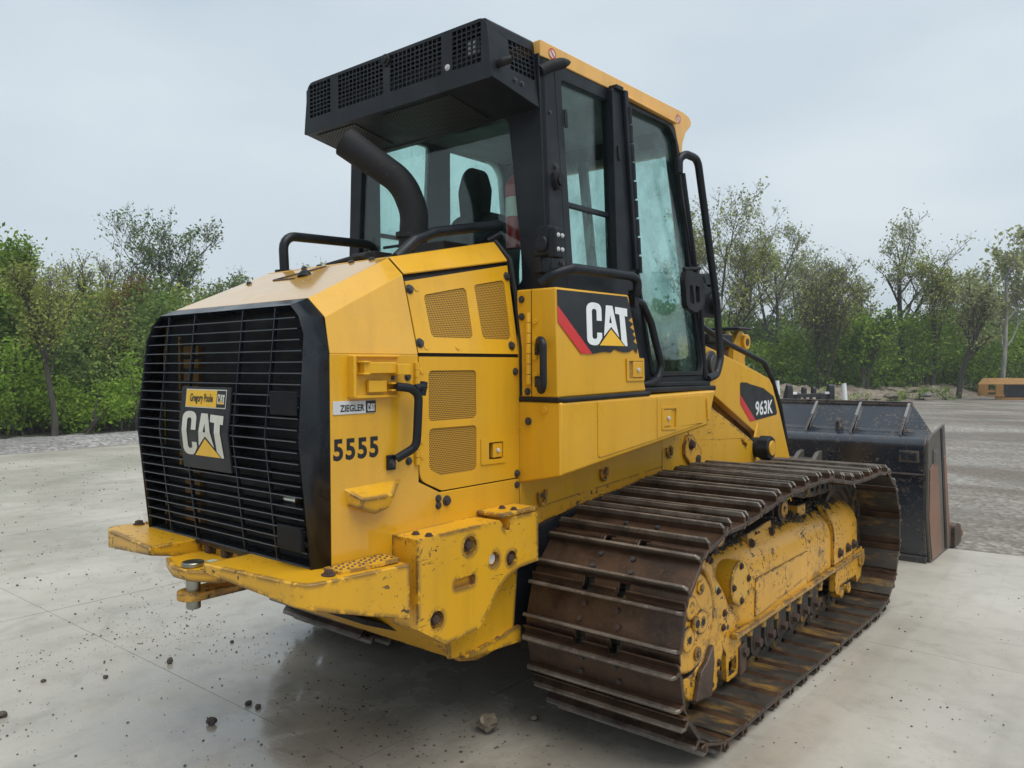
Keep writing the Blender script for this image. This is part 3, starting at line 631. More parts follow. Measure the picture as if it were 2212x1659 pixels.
# badge plate folded along the grille crease
def badge(u, v):  # u,v metres on the badge
    return (-.220+u, gy(1.345+v)-.010, 1.345+v)
mb = MB()
for z0, z1 in ((-.005, .153), (.153, .335)):
    mb.add([badge(0.01 if z0 < 0 else .0, z0), badge(.385, z0), badge(.385, z1), badge(0.0, z1)]+[tuple(Vector(badge(a, b))+Vector((0, .008, 0))) for a, b in ((0.01 if z0 < 0 else 0, z0), (.385, z0), (.385, z1), (0, z1))],
        [(0, 1, 2, 3), (7, 6, 5, 4), (0, 4, 5, 1), (1, 5, 6, 2), (2, 6, 7, 3), (3, 7, 4, 0)])
bp = B(mb, 'badge_plate', 'decal_black', gf, bevel=.0015)
def badge2(u, v, off=.0022): p = badge(u, v); return (p[0], p[1]-off, p[2])
def fold(mbx):   # cut faces along the crease so lettering folds with the plate
    bm = bmesh.new(); vs = [bm.verts.new((q[0], q[1], 0)) for q in mbx.v]
    for q, mi in zip(mbx.f, mbx.m):
        try: fc = bm.faces.new([vs[i] for i in q]); fc.material_index = mi
        except ValueError: pass
    bmesh.ops.bisect_plane(bm, geom=bm.verts[:]+bm.edges[:]+bm.faces[:], plane_co=(0, .153, 0), plane_no=(0, 1, 0)); bm.verts.index_update()
    o = MB(); o.v = [badge2(q.co.x, q.co.y) for q in bm.verts]; o.f = [tuple(x.index for x in fc.verts) for fc in bm.faces]; o.m = [fc.material_index for fc in bm.faces]; bm.free(); return o
fm = lambda u, v: (.030+u*.320, .052+v*.182, 0)
b = MB(); b.flat([CAT_C], fm); b.flat([CAT_A, CAT_AH], fm); b.flat([CAT_T], fm); b.flat([CAT_Y], fm, 1)
fold(b).build('badge_emblem', ['cream', 'decal_yellow'], bp, 0, 0)
mb = MB(); mb.flat([[(.044, .250), (.359, .250), (.359, .326), (.044, .326)]], lambda u, v: badge2(u, v, .0018)); B(mb, 'sticker_edge', 'cream', bp, bevel=0, smooth=0)
mb = MB(); mb.flat([[(.048, .254), (.288, .254), (.288, .322), (.048, .322)]], lambda u, v: badge2(u, v, .0026)); B(mb, 'dealer_sticker', 'decal_yellow', bp, bevel=0, smooth=0)
mb = MB(); mb.flat([[(.288, .254), (.355, .254), (.355, .322), (.288, .322)]], lambda u, v: badge2(u, v, .0026)); B(mb, 'sticker_field', 'decal_black', bp, bevel=0, smooth=0)
mb = MB(); text_mb(mb, 'Gregory Poole', lambda u, v: badge2(.080+u*.180, .264+v*.044, .0034), .03); B(mb, 'sticker_lettering', 'decal_black', bp, bevel=0, smooth=0)
cat_logo('sticker_emblem', lambda u, v: badge2(.295+u*.053, .268+v*.040, .0034), bp, 'cream')
# --- rear bumper: two wings, tow plate and pin
def zb(x, y): return .985-.055*max(0, (x-.21)/.57)-max(0, y+1.06)*.31
for s in (1, -1):
    top = rpoly([(.21, -.90), (.21, -1.132), (.72, -1.078, .02), (.782, -1.05, .05), (.786, -.60), (.60, -.575), (.60, -.90)])
    n = len(top); v = [(s*x, y, 1.02-(max(0, y+.75)*.10)) for x, y in top]+[(s*x, y, min(zb(x, y), .985)) for x, y in top]
    mb = MB(); mb.add(v, [tuple(range(n)), tuple(range(2*n-1, n-1, -1))]+[(i, (i+1) % n, (i+1) % n+n, i+n) for i in range(n)])
    wg = B(mb, 'bumper_wing', 'yellow_worn', bevel=.006, smooth=30)
    mb = MB(); mb.plate(rpoly([(s*.640, -.90, .01), (s*.745, -.90, .02), (s*.755, -.62, .02), (s*.640, -.60, .01)]), 1.012, 1.026, 'z'); st = B(mb, 'tread_pad', 'yellow_worn', wg, bevel=.004)
    mb = MB()
    for i in range(10):
        for j in range(3): mb.cyl((s*(.660+j*.028+(i % 2)*.010), -.875+i*.026, 1.024), (s*(.660+j*.028+(i % 2)*.010), -.875+i*.026, 1.031), .008, .003, n=6)
    tag(B(mb, 'tread_studs', 'steelrust', wg, bevel=0), kind='stuff')
    bolt((s*.722, -.935, 1.02), (0, 0, 1), .019, 'boltrust', wg)
    bolt((s*.46, -.80, 1.02), (0, 0, 1), .017, 'boltrust', wg)
mb = MB(); mb.box(-.60, .60, -.90, -.55, .90, 1.012); bm_ = B(mb, 'bumper_beam', 'yellow_worn', bevel=.006)
for x in (-.13, .0, .13): bolt((x, -.90, 1.0-.012), (0, -1, 0), .026, 'boltrust', bm_)
mb = MB(); tw = [(-.20, -.89), (-.20, -1.068), (-.03, -1.125), (.09, -1.118), (.205, -1.06), (.205, -.89)]
mb.plate(tw, .925, .968, 'z'); tp = B(mb, 'tow_plate', 'yellow_worn', bevel=.006)
mb = MB(); mb.flat([[(.01, -.985), (.11, -.965), (.12, -1.005), (.02, -1.025)]], lambda x, y: (x-.02, y+.02, .970)); B(mb, 'paper_tag', 'tag', tp, bevel=0, smooth=0)
mb = MB(); lo = [(.03+.062*math.cos(a), -1.072+.062*math.sin(a)) for a in [PI+PI*k/10 for k in range(11)]]+[(.092, -.55), (-.032, -.55)]
mb.plate(lo, .840, .872, 'z'); B(mb, 'tow_plate', 'yellow_dirty', bevel=.004)
mb = MB(); mb.cyl((.03, -1.072, .80), (.03, -1.072, .985), .028, n=24); mb.cyl((.03, -1.072, .969), (.03, -1.072, .988), .043, n=28); B(mb, 'tow_pin', 'pin', bevel=.004)
# --- side counterweight block (right and left)
arc = [(.069, .857), (.0, .838), (-.045, .813), (-.09, .775), (-.128, .729), (-.17, .680), (-.205, .650)]
for s in (1, -1):
    out_ = [(-.556, 1.088), (-.068, 1.090), (-.050, 1.072), (-.044, 1.050), (-.030, 1.036), (.0, 1.036), (.006, 1.05), (.006, 1.092), (.204, 1.090), (.205, .862)]+arc+[(-.405, .637), (-.556, .735)]
    hs = [circ(-.257, 1.012, .040, 20), circ(-.104, .925, .034, 18), circ(.012, .908, .034, 18), circ(-.453, .748, .038, 20), rpoly([(-.353, .886, .012), (-.353, .845, .012), (-.228, .845, .012), (-.228, .890, .012)])]
    mb = MB(); mb.plate(out_, s*.755, s*.781, holes=hs); mb.plate(out_, s*.632, s*.7548)
    cw = B(mb, 'counterweight', 'yellow_worn', bevel=.008, smooth=35)
    mb = MB(); mb.box(min(s*.632, s*.779), max(s*.632, s*.779), -.055, .203, 1.094, 1.115); B(mb, 'step_cap', 'yellow_worn', cw, bevel=.006)
    if s > 0:
        for y, z in ((-.257, 1.012), (.012, .908), (-.453, .748)): bolt((.757, y+.004, z), (1, 0, 0), .021, 'boltrust', cw)
        mb = MB(); mb.cyl((.754, -.100, .925), (.762, -.100, .925), .024, n=16); B(mb, 'plug', 'silver', cw, bevel=.002)
        for y, x, z in ((-.49, .70, 1.088), (-.48, .765, 1.088), (.055, .69, 1.115), (.06, .755, 1.115)): bolt((x, y, z), (0, 0, 1), .013, 'boltrust', cw)
# inner plate behind the cut-away
mb = MB(); mb.plate([(-.25, .50), (.18, .47), (.215, .80), (.10, .87), (-.30, .87)], .632, .650); B(mb, 'guard_plate', 'yellow_worn', bevel=.004)
# --- side boxes below and beside the cab
for s in (1, -1):
    def bx(x, y, z): return (s*x, y, z)
    lowp = [(.254, 1.253), (1.728, 1.398), (1.765, 1.42), (1.850, 1.602), (1.835, 1.607), (.254, 1.593)]
    mb = MB(); mb.add([bx(.60, y, z-(.06 if i < 3 else 0)) for i, (y, z) in enumerate(lowp)]+[bx(.876, y, z) for y, z in lowp], [tuple(range(6)), tuple(range(11, 5, -1))]+[(i, (i+1) % 6, (i+1) % 6+6, i+6) for i in range(6)])
    lb = B(mb, 'side_box', 'yellow', bevel=.012, seg=3)
    uo = [(.259, 1.612), (1.050, 1.624), (.905, 2.075), (.890, 2.128), (.259, 2.124)]
    mb = MB(); mb.add([bx(.61, y, z) for y, z in uo]+[bx(.859 if z < 2 else .848, y, z) for y, z in uo], [tuple(range(5)), tuple(range(9, 4, -1))]+[(i, (i+1) % 5, (i+1) % 5+5, i+5) for i in range(5)])
    ub = B(mb, 'upper_side_box', 'yellow', bevel=.010, seg=3)
    mb = MB(); mb.tube([bx(.60, .262, 1.604), bx(.862, .262, 1.603), bx(.868, .28, 1.603), bx(.868, 1.06, 1.612)], .013, 8); B(mb, 'rubber_seal', 'black_rub', ub, bevel=0)
    if s < 0: continue
    # compartment doors as thin proud plates, seams between them
    xf = lambda y, z, d: (.876+d, y, z)
    hole1 = [(1.193, 1.524), (1.338, 1.519), (1.332, 1.411), (1.193, 1.419)]
    d_a = rpoly([(.552, 1.583), (1.124, 1.583), (1.124, 1.362), (.556, 1.311, .02)]); d_b = rpoly([(1.132, 1.583), (1.715, 1.585), (1.690, 1.440, .03), (1.655, 1.416, .02), (1.132, 1.363)])
    mb = MB(); mb.plate(d_a, 0, .005, fn=xf); B(mb, 'compartment_door', 'yellow', lb, bevel=.002)
    mb = MB(); mb.plate(d_b, 0, .005, fn=xf, holes=(rpoly([(p[0], p[1], .004) for p in hole1]),)); cdz = B(mb, 'compartment_door', 'yellow', lb, bevel=.002)
    mb = MB(); mb.plate(rpoly([(1.176, 1.535, .006), (1.352, 1.530, .006), (1.345, 1.400, .006), (1.176, 1.408, .006)]), .005, .010, fn=xf, holes=(rpoly([(p[0], p[1], .004) for p in hole1]),)); B(mb, 'door_latch', 'yellow', lb, bevel=.002)
    mb = MB(); mb.box(.870, .884, 1.197, 1.285, 1.425, 1.514); B(mb, 'latch_lever', 'yellow', lb, bevel=.003)
    bolt((.884, 1.243, 1.470), (1, 0, 0), .0115, 'silver', lb, 'latch_button', False)
    for k in range(5):
        mb = MB(); mb.cyl((.879, 1.742-k*.004, 1.437+k*.026), (.879, 1.742-k*.004, 1.461+k*.026), .011, n=10); B(mb, 'hinge', 'yellow', lb, bevel=.001)
    bolt((.688, .251, 1.50), (0, -1, 0), .014, 'bolt', lb)
    mb = MB(); mb.cyl((.783, .253, 1.557), (.783, .247, 1.557), .018, n=14); B(mb, 'rivet_cap', 'yellow', lb, bevel=.001)
    # upper box: hinge, rivets, latch, handle
    xu = lambda y, z, d: (.859-max(0, z-1.8)*.034+d, y, z)
    hole2 = [(.866, 1.785), (1.003, 1.785), (1.003, 1.694), (.868, 1.694)]
    mb = MB(); mb.plate(rpoly([(.846, 1.800, .006), (1.017, 1.800, .006), (1.022, 1.681, .006), (.848, 1.681, .006)]), .0005, .006, fn=xu, holes=(hole2,)); B(mb, 'door_latch', 'yellow', ub, bevel=.002)
    mb = MB(); mb.box(.855, .868, .905, .998, 1.699, 1.781); B(mb, 'latch_lever', 'yellow', ub, bevel=.003)
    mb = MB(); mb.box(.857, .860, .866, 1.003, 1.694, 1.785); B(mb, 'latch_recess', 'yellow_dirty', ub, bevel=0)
    bolt((.868, .918+.03, 1.738), (1, 0, 0), .0115, 'silver', ub, 'latch_button', False)
    for k in range(7):
        mb = MB(); mb.cyl((.690, .250, 1.674+k*.0485), (.690, .250, 1.719+k*.0485), .014, n=10); B(mb, 'hinge', 'yellow', ub, bevel=.001)
    mb = MB(); mb.box(.7025, .7045, .2565, .262, 1.615, 2.12); B(mb, 'door_seam', 'dark', ub, bevel=0)
    for z in (1.718, 1.802, 1.885, 1.970):
        mb = MB(); mb.cyl((.724, .256, z), (.724, .252, z), .014, n=14); B(mb, 'rivet_cap', 'yellow', ub, bevel=.001)
    for x, z in ((.645, 2.077), (.645, 1.995), (.680, 1.640)): bolt((x, .257, z), (0, -1, 0), .013, 'bolt', ub)
    mb = MB(); mb.tube(path3([(.752, .245, 1.838), (.790, .205, 1.885), (.832, .180, 1.872), (.832, .180, 1.670), (.800, .205, 1.640), (.755, .245, 1.688)], .035), .0175, 10)
    for z in (1.838, 1.688): mb.box(.735, .775, .238, .257, z-.026, z+.026)
    gh = B(mb, 'grab_handle', 'black', ub, bevel=.003)
    for z in (1.838, 1.688): bolt((.752, .238, z), (0, -1, 0), .011, 'bolt', gh)
    # decal with torn edges
    jag = [(.985, 1.985)]; rj = random.Random(5)
    torn = []
    for k in range(12):
        z = 2.05-k*.018; torn.append((.905+(2.05-z)*.30-(.045 if k % 2 else .0)*rj.uniform(.3, 1.0)*(1 if 2 < k < 10 else .2), z))
    bot = []
    for k in range(9): t = k/8; bot.append((.955-t*.30+rj.uniform(-.008, .008), 1.820+(.028 if 0 < k < 2 else 0)+rj.uniform(0, .012)+(.03 if 3 < k < 7 else 0)*rj.uniform(.3, 1)))
    poly = [(.262, 2.112), (.872, 2.118)]+torn+[(.955, 1.835)]+bot+[(.535, 1.819), (.262, 2.040)]
    xd = lambda o: (lambda u, v: xu(u, v, o))
    mb = MB(); mb.flat([poly], xd(.0016)); B(mb, 'side_decal', 'decal_black', ub, bevel=0, smooth=0)
    mb = MB(); mb.flat([[(.262, 2.040), (.535, 1.819), (.442, 1.819), (.262, 1.962)]], xd(.0016)); B(mb, 'red_stripe', 'red', ub, bevel=0, smooth=0)
    cat_logo('side_emblem', lambda u, v: xu(.492+u*.372, 1.861+v*.208, .0030), ub)
# hook panel between box and track, with three hooks
mb = MB(); mb.plate([(.258, 1.06), (1.90, 1.165), (1.90, 1.40), (.258, 1.24)], .60, .632); hp = B(mb, 'frame_panel', 'yellow', bevel=.003)
mb = MB(); mb.plate([(.20, .86), (.30, .93), (.42, .985), (.80, 1.03), (1.9, 1.13), (1.9, 1.168), (.258, 1.062)], .60, .629); B(mb, 'frame_skirt', 'yellow_frame', bevel=.003)
mb = MB(); mb.plate([(.215, .80), (2.2, .80), (2.2, 1.13), (1.9, 1.13), (.80, 1.028), (.42, .98), (.30, .925), (.20, .86)], .595, .622); B(mb, 'frame_rail', 'black_worn', bevel=.003)
mb = MB(); mb.plate([(.258, 1.06), (1.90, 1.165), (1.90, 1.40), (.258, 1.24)], -.632, -.60); B(mb, 'frame_panel', 'yellow', bevel=.003)
for y, z in ((.415, 1.118), (.970, 1.175), (1.703, 1.233)):
    mb = MB(); a = [(.632+.012, y+.027*math.cos(t), z-.008+.030*math.sin(t)) for t in [PI*.95+PI*1.1*k/10 for k in range(11)]]
    mb.tube([(.645, y-.027, z+.022)]+a+[(.645, y+.027, z+.03)], .0095, 8); hk = B(mb, 'lifting_hook', 'yellow_worn', hp, bevel=0)
    bolt((.633, y, z+.004), (1, 0, 0), .011, 'boltrust', hp)
# --- loader tower, arms and linkage
for s in (1, -1):
    tw = [(1.62, .90), (1.62, 1.30), (1.95, 1.60), (2.10, 1.60), (2.342, 1.458)]+[(2.50, 1.398), (2.70, 1.318), (2.922, 1.226)]+[(3.02, 1.18), (3.058, 1.135), (3.058, 1.09), (3.0, .90)]
    hl = [(2.785, 1.225), (2.885, 1.185), (2.888, 1.155), (2.81, 1.185)]
    mb = MB(); mb.plate(tw, s*.585, s*.634, holes=(hl,)); tr = B(mb, 'loader_tower', 'yellow_worn' if s > 0 else 'yellow', bevel=.005)
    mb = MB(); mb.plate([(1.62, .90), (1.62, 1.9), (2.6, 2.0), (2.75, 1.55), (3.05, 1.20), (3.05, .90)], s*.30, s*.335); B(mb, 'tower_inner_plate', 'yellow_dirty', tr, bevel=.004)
    if s > 0:
        mb = MB(); mb.plate(rpoly([(1.882, 1.255, .03), (1.93, 1.315, .02), (1.985, 1.315, .02), (2.112, 1.205, .04), (2.10, 1.10, .04), (2.02, 1.08, .03), (1.885, 1.19, .03)]), .634, .655); lg = B(mb, 'bolted_lug', 'yellow_frame', tr, bevel=.004)
        bolt((.655, 1.965, 1.252), (1, 0, 0), .026, 'boltrust', lg); mb = MB(); mb.cyl((.655, 2.06, 1.15), (.662, 2.06, 1.15), .030, n=18); mb.cyl((.655, 2.06, 1.15), (.6625, 2.06, 1.15), .018, n=18); B(mb, 'lug_ring', 'black_worn', lg, bevel=.001)
    arm = [(1.95, 1.97), (2.15, 1.935), (2.533, 1.862), (2.915, 1.779), (3.24, 1.711), (3.40, 1.672), (3.491, 1.649), (3.55, 1.60), (3.60, 1.525), (3.687, 1.405), (3.80, 1.21), (3.932, .983), (4.15, .72), (4.60, .46), (4.66, .36), (4.58, .28), (4.30, .34), (3.70, .70), (3.46, .98), (3.33, 1.07), (3.285, 1.15), (3.261, 1.212), (3.212, 1.244), (2.85, 1.397), (2.521, 1.539), (2.25, 1.66), (2.0, 1.74)]
    mb = MB(); mb.plate(arm, s*.50, s*.56); am = B(mb, 'lift_arm', 'yellow', bevel=.006)
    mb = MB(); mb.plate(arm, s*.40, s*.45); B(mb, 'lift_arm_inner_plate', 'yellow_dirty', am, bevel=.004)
    mb = MB(); mb.cyl((s*.56, 2.43, 1.764), (s*.575, 2.43, 1.764), .098, n=28); mb.cyl((s*.575, 2.43, 1.764), (s*.60, 2.43, 1.764), .068, n=24); B(mb, 'pivot_pin', 'bolt', am, bevel=.004)
    mb = MB(); mb.tube(path3([(s*.53, 2.36, 2.03), (s*.53, 2.75, 1.925), (s*.53, 3.10, 1.855), (s*.53, 3.44, 1.785), (s*.53, 3.60, 1.66), (s*.53, 3.78, 1.42), (s*.53, 3.92, 1.12)], .16), .021, 10)
    B(mb, 'hose_guard_rail', 'black', am, bevel=0)
    mb = MB(); mb.cyl((s*.60, 3.052, 1.145), (s*.70, 3.052, 1.145), .075, n=16); mb.cyl((s*.665, 3.052, 1.145), (s*.752, 3.052, 1.145), .092, n=8); bo = B(mb, 'pivot_boss', 'black', am, bevel=.008)
    mb = MB(); mb.cyl((s*.745, 3.052, 1.145), (s*.762, 3.052, 1.145), .056, n=24); B(mb, 'pin_cap', 'yellow', bo, bevel=.004)
    mb = MB(); mb.cyl((s*.56, 3.22, 1.10), (s*.575, 3.22, 1.10), .10, n=24); mb.add([(s*.561, 3.14, 1.16), (s*.561, 3.30, 1.16), (s*.561, 3.235, 1.33), (s*.575, 3.16, 1.16), (s*.575, 3.28, 1.16), (s*.575, 3.232, 1.30)], [(0, 2, 1), (3, 4, 5), (0, 1, 4, 3), (1, 2, 5, 4), (2, 0, 3, 5)]); B(mb, 'weld_gusset', 'yellow', am, bevel=.004)
    mb = MB(); mb.cyl((s*.47, 2.3, 1.25), (s*.47, 3.05, 1.10), .07, n=18); mb.cyl((s*.47, 2.9, 1.13), (s*.47, 3.3, 1.05), .035, n=14, m=1); B(mb, 'lift_cylinder', ['yellow_dirty', 'chrome'], am, bevel=.003)
    if s > 0:
        fa = lambda y, z, o=.0018: (.56+o, y, z)
        mb = MB(); mb.flat([rpoly([(2.926, 1.634, .02), (3.06, 1.628), (3.09, 1.618), (3.15, 1.610, .01), (3.36, 1.580, .03), (3.572, 1.508, .03), (3.652, 1.360, .02), (3.215, 1.335), (2.926, 1.545)])], fa); B(mb, 'arm_decal', 'decal_black', am, bevel=0, smooth=0)
        mb = MB(); mb.flat([[(2.926, 1.545), (3.215, 1.335), (3.110, 1.330), (2.928, 1.472)]], fa); B(mb, 'red_stripe', 'red', am, bevel=0, smooth=0)
        mb = MB(); text_mb(mb, '963K', lambda u, v: fa(3.205+u*.345, 1.368+v*.114+u*.004, .0030), .022); B(mb, 'model_number', 'white', am, bevel=0, smooth=0)
mb = MB(); mb.cyl((-.58, 2.43, 1.764), (.58, 2.43, 1.764), .055, n=16); mb.cyl((-.4, 3.05, 1.145), (.4, 3.05, 1.145), .05, n=16); mb.box(-.45, .45, 3.62, 3.80, .80, 1.10); B(mb, 'cross_tube', 'yellow_dirty', bevel=.005)
for s in (1, -1):
    tl = rpoly([(3.20, 1.60, .05), (3.245, 1.93, .06), (3.33, 2.035, .06), (3.44, 2.02, .09), (3.50, 1.92, .09), (3.44, 1.80, .05), (3.50, 1.68, .06), (3.42, 1.58, .05)], 6)
    mb = MB(); mb.plate(tl, s*.33, s*.37); mb.plate(tl, s*.22, s*.26); lv = B(mb, 'tilt_lever', 'yellow', bevel=.006)
    mb = MB(); mb.cyl((s*.20, 3.43, 1.945), (s*.40, 3.43, 1.945), .062, n=24); B(mb, 'lever_boss', 'yellow', lv, bevel=.005); mb = MB(); mb.cyl((s*.36, 3.43, 1.70), (s*.39, 3.43, 1.70), .055, n=20); B(mb, 'lever_boss', 'yellow', lv, bevel=.005)
    mb = MB(); mb.cyl((s*.40, 3.43, 1.945), (s*.404, 3.43, 1.945), .030, n=18); B(mb, 'boss_hole', 'boltrust', lv, bevel=0)
    mb = MB(); mb.cyl((s*.30, 2.55, 1.90), (s*.30, 3.10, 1.93), .060, n=18); mb.cyl((s*.30, 3.05, 1.93), (s*.30, 3.42, 1.945), .034, n=14, m=1); mb.cyl((s*.30, 3.06, 1.93), (s*.30, 3.12, 1.933), .075, n=18); B(mb, 'tilt_cylinder', ['black', 'chrome'], bevel=.003)
mb = MB(); mb.box(.33, .47, 2.60, 3.0, 1.93, 1.99); mb.box(.2, .45, 3.15, 3.40, 2.035, 2.055); B(mb, 'hose_cover', 'black', bevel=.008)
# --- bucket
bk = bpy.data.objects.new('bucket', None)
prof_o = [(6.0, .0), (5.5, -.0), (5.10, .0), (5.03, .03), (4.985, .20), (4.955, .55), (4.945, .80), (4.944, 1.03), (4.965, 1.085), (5.02, 1.125), (5.10, 1.14), (5.41, 1.395), (5.43, 1.38), (5.13, 1.10), (5.05, 1.06), (5.01, 1.0), (5.0, .6), (5.06, .14), (5.16, .045), (6.0, .04)]
# upper part of the spill plate is narrower than the shell
mb = MB(); mb.prism([p for p in prof_o[:11]]+[(5.14, 1.175), (5.16, 1.15), (5.13, 1.10)]+prof_o[14:], -1.375, 1.375)
bk = B(mb, 'bucket', 'bucket_black', bevel=.006, smooth=35)
def spill(x, t): return (x, 5.10+t*.31, 1.14+t*.255)
mb = MB()
pp = [(-1.372, .0), (1.372, .0), (1.372, .12), (1.16, 1.0), (-1.16, 1.0), (-1.372, .12)]
mb.add([spill(*p) for p in pp]+[tuple(Vector(spill(*p))+Vector((0, .018, -.02))) for p in pp], [tuple(range(6)), tuple(range(11, 5, -1))]+[(i, (i+1) % 6, (i+1) % 6+6, i+6) for i in range(6)])
B(mb, 'spill_guard', 'bucket_black', bk, bevel=.003)
mb = MB(); mb.box(-1.16, 1.16, 5.375, 5.43, 1.385, 1.412); mb.box(-1.16, 1.16, 5.372, 5.384, 1.325, 1.39); B(mb, 'top_rail', 'bucket_black', bk, bevel=.004)
for x in (-1.16, -.78, -.33, .30, .715, 1.145):
    mb = MB(); mb.plate([(5.015, 1.065), (5.05, 1.150), (5.36, 1.395), (5.39, 1.385), (5.10, 1.125), (5.06, 1.09)], x-.012, x+.012); mb.plate([(5.0, 1.06), (5.03, 1.145), (5.20, 1.285), (5.22, 1.265), (5.08, 1.13)], x+.0-.012, x+.012)
    rb_ = B(mb, 'stiffening_rib', 'bucket_black', bk, bevel=.003); mb = MB(); mb.plate([(5.008, 1.066), (5.043, 1.154), (5.355, 1.401), (5.360, 1.396), (5.049, 1.150), (5.014, 1.063)], x-.011, x+.011); B(mb, 'worn_edge', 'rib_edge', rb_, bevel=0)
mb = MB(); mb.box(-1.374, 1.374, 4.925, 4.95, .785, .80); mb.box(-1.374, 1.374, 5.0, 5.05, .0, .06); B(mb, 'wear_strip', 'bucket_black', bk, bevel=.004)
mb = MB(); mb.box(1.17, 1.315, 4.928, 4.945, .905, .99); mb.box(1.16, 1.325, 4.933, 4.945, .895, 1.0); B(mb, 'cast_mark', 'bucket_black', bk, bevel=.004)
for x in (.30, .47, -.30, -.47):
    mb = MB(); mb.plate(rpoly([(4.95, .30), (4.95, .95), (4.86, .94, .05), (4.74, .88, .06), (4.66, .50, .06), (4.66, .28, .08)]), x-.02, x+.02); B(mb, 'hinge_ear', 'bucket_grey', bk, bevel=.004)
mb = MB(); mb.cyl((-.5, 4.80, .86), (.5, 4.80, .86), .035, n=14); mb.cyl((-.6, 4.62, .37), (.6, 4.62, .37), .045, n=14); B(mb, 'hinge_pin', 'steelrust', bk, bevel=0)
mb = MB(); mb.plate(rpoly([(5.16, 1.14), (5.20, 1.16), (5.17, 1.255, .04), (5.10, 1.245, .04), (5.09, 1.14)], 5), .56, .60, holes=(circ(5.145, 1.215, .018, 12),)); B(mb, 'lifting_eye', 'bucket_black', bk, bevel=.004)
for s in (1, -1):
    sp = [(5.07, .0), (5.0, .22), (4.95, .42), (4.945, 1.045), (4.975, 1.10), (5.055, 1.135), (5.383, 1.175), (5.572, 1.205), (5.70, .68), (5.80, .24), (5.97, .18), (6.02, .0)]
    mb = MB(); mb.plate(sp, s*1.376, s*1.398); se = B(mb, 'bucket_end_plate', 'bucket_grey', bk, bevel=.004)
    mb = MB(); mb.plate([(5.10, .02), (5.02, .22), (4.97, .42), (4.985, .83), (5.02, .86), (5.19, .90), (5.27, .84), (5.46, .12), (5.47, .03)], s*1.3985, s*1.407); B(mb, 'wear_plate', 'bucket_side', se, bevel=.003)
    mb = MB(); mb.plate([(5.39, 1.175), (5.45, 1.185), (5.70, .04), (5.63, .02)], s*1.3985, s*1.4045); B(mb, 'dark_band', 'black', se, bevel=.002)
    mb = MB(); mb.plate([(5.52, .90), (5.60, .92), (5.79, .26), (5.76, .02), (5.71, .02)], s*1.3985, s*1.406); B(mb, 'wear_plate', 'bucket_side', se, bevel=.002)
    mb = MB(); mb.box(min(s*1.3985, s*1.409), max(s*1.3985, s*1.409), 5.10, 5.28, .86, 1.0); mb.box(min(s*1.405, s*1.413), max(s*1.405, s*1.413), 5.13, 5.25, .885, .98); B(mb, 'part_plate', 'bucket_grey', se, bevel=.004)
    mb = MB(); mb.plate(rpoly([(5.90, .0), (5.90, .20, .03), (6.02, .215, .05), (6.16, .175, .05), (6.22, .10, .03), (6.21, .0)]), s*1.30, s*1.43); ad = B(mb, 'tooth_adapter', 'steelrust', bk, bevel=.012)
    mb = MB(); mb.plate(rpoly([(6.20, .015), (6.20, .15, .02), (6.30, .12, .02), (6.44, .05, .01), (6.42, .02)]), s*1.325, s*1.405); B(mb, 'tooth_tip', 'bucket_side', ad, bevel=.008)
for k in range(7):
    x = -1.05+k*.35; mb = MB(); mb.plate([(5.95, .02), (5.95, .12), (6.1, .13), (6.35, .03), (6.35, .01)], x-.05, x+.05); B(mb, 'bucket_tooth', 'steelrust', bk, bevel=.008)

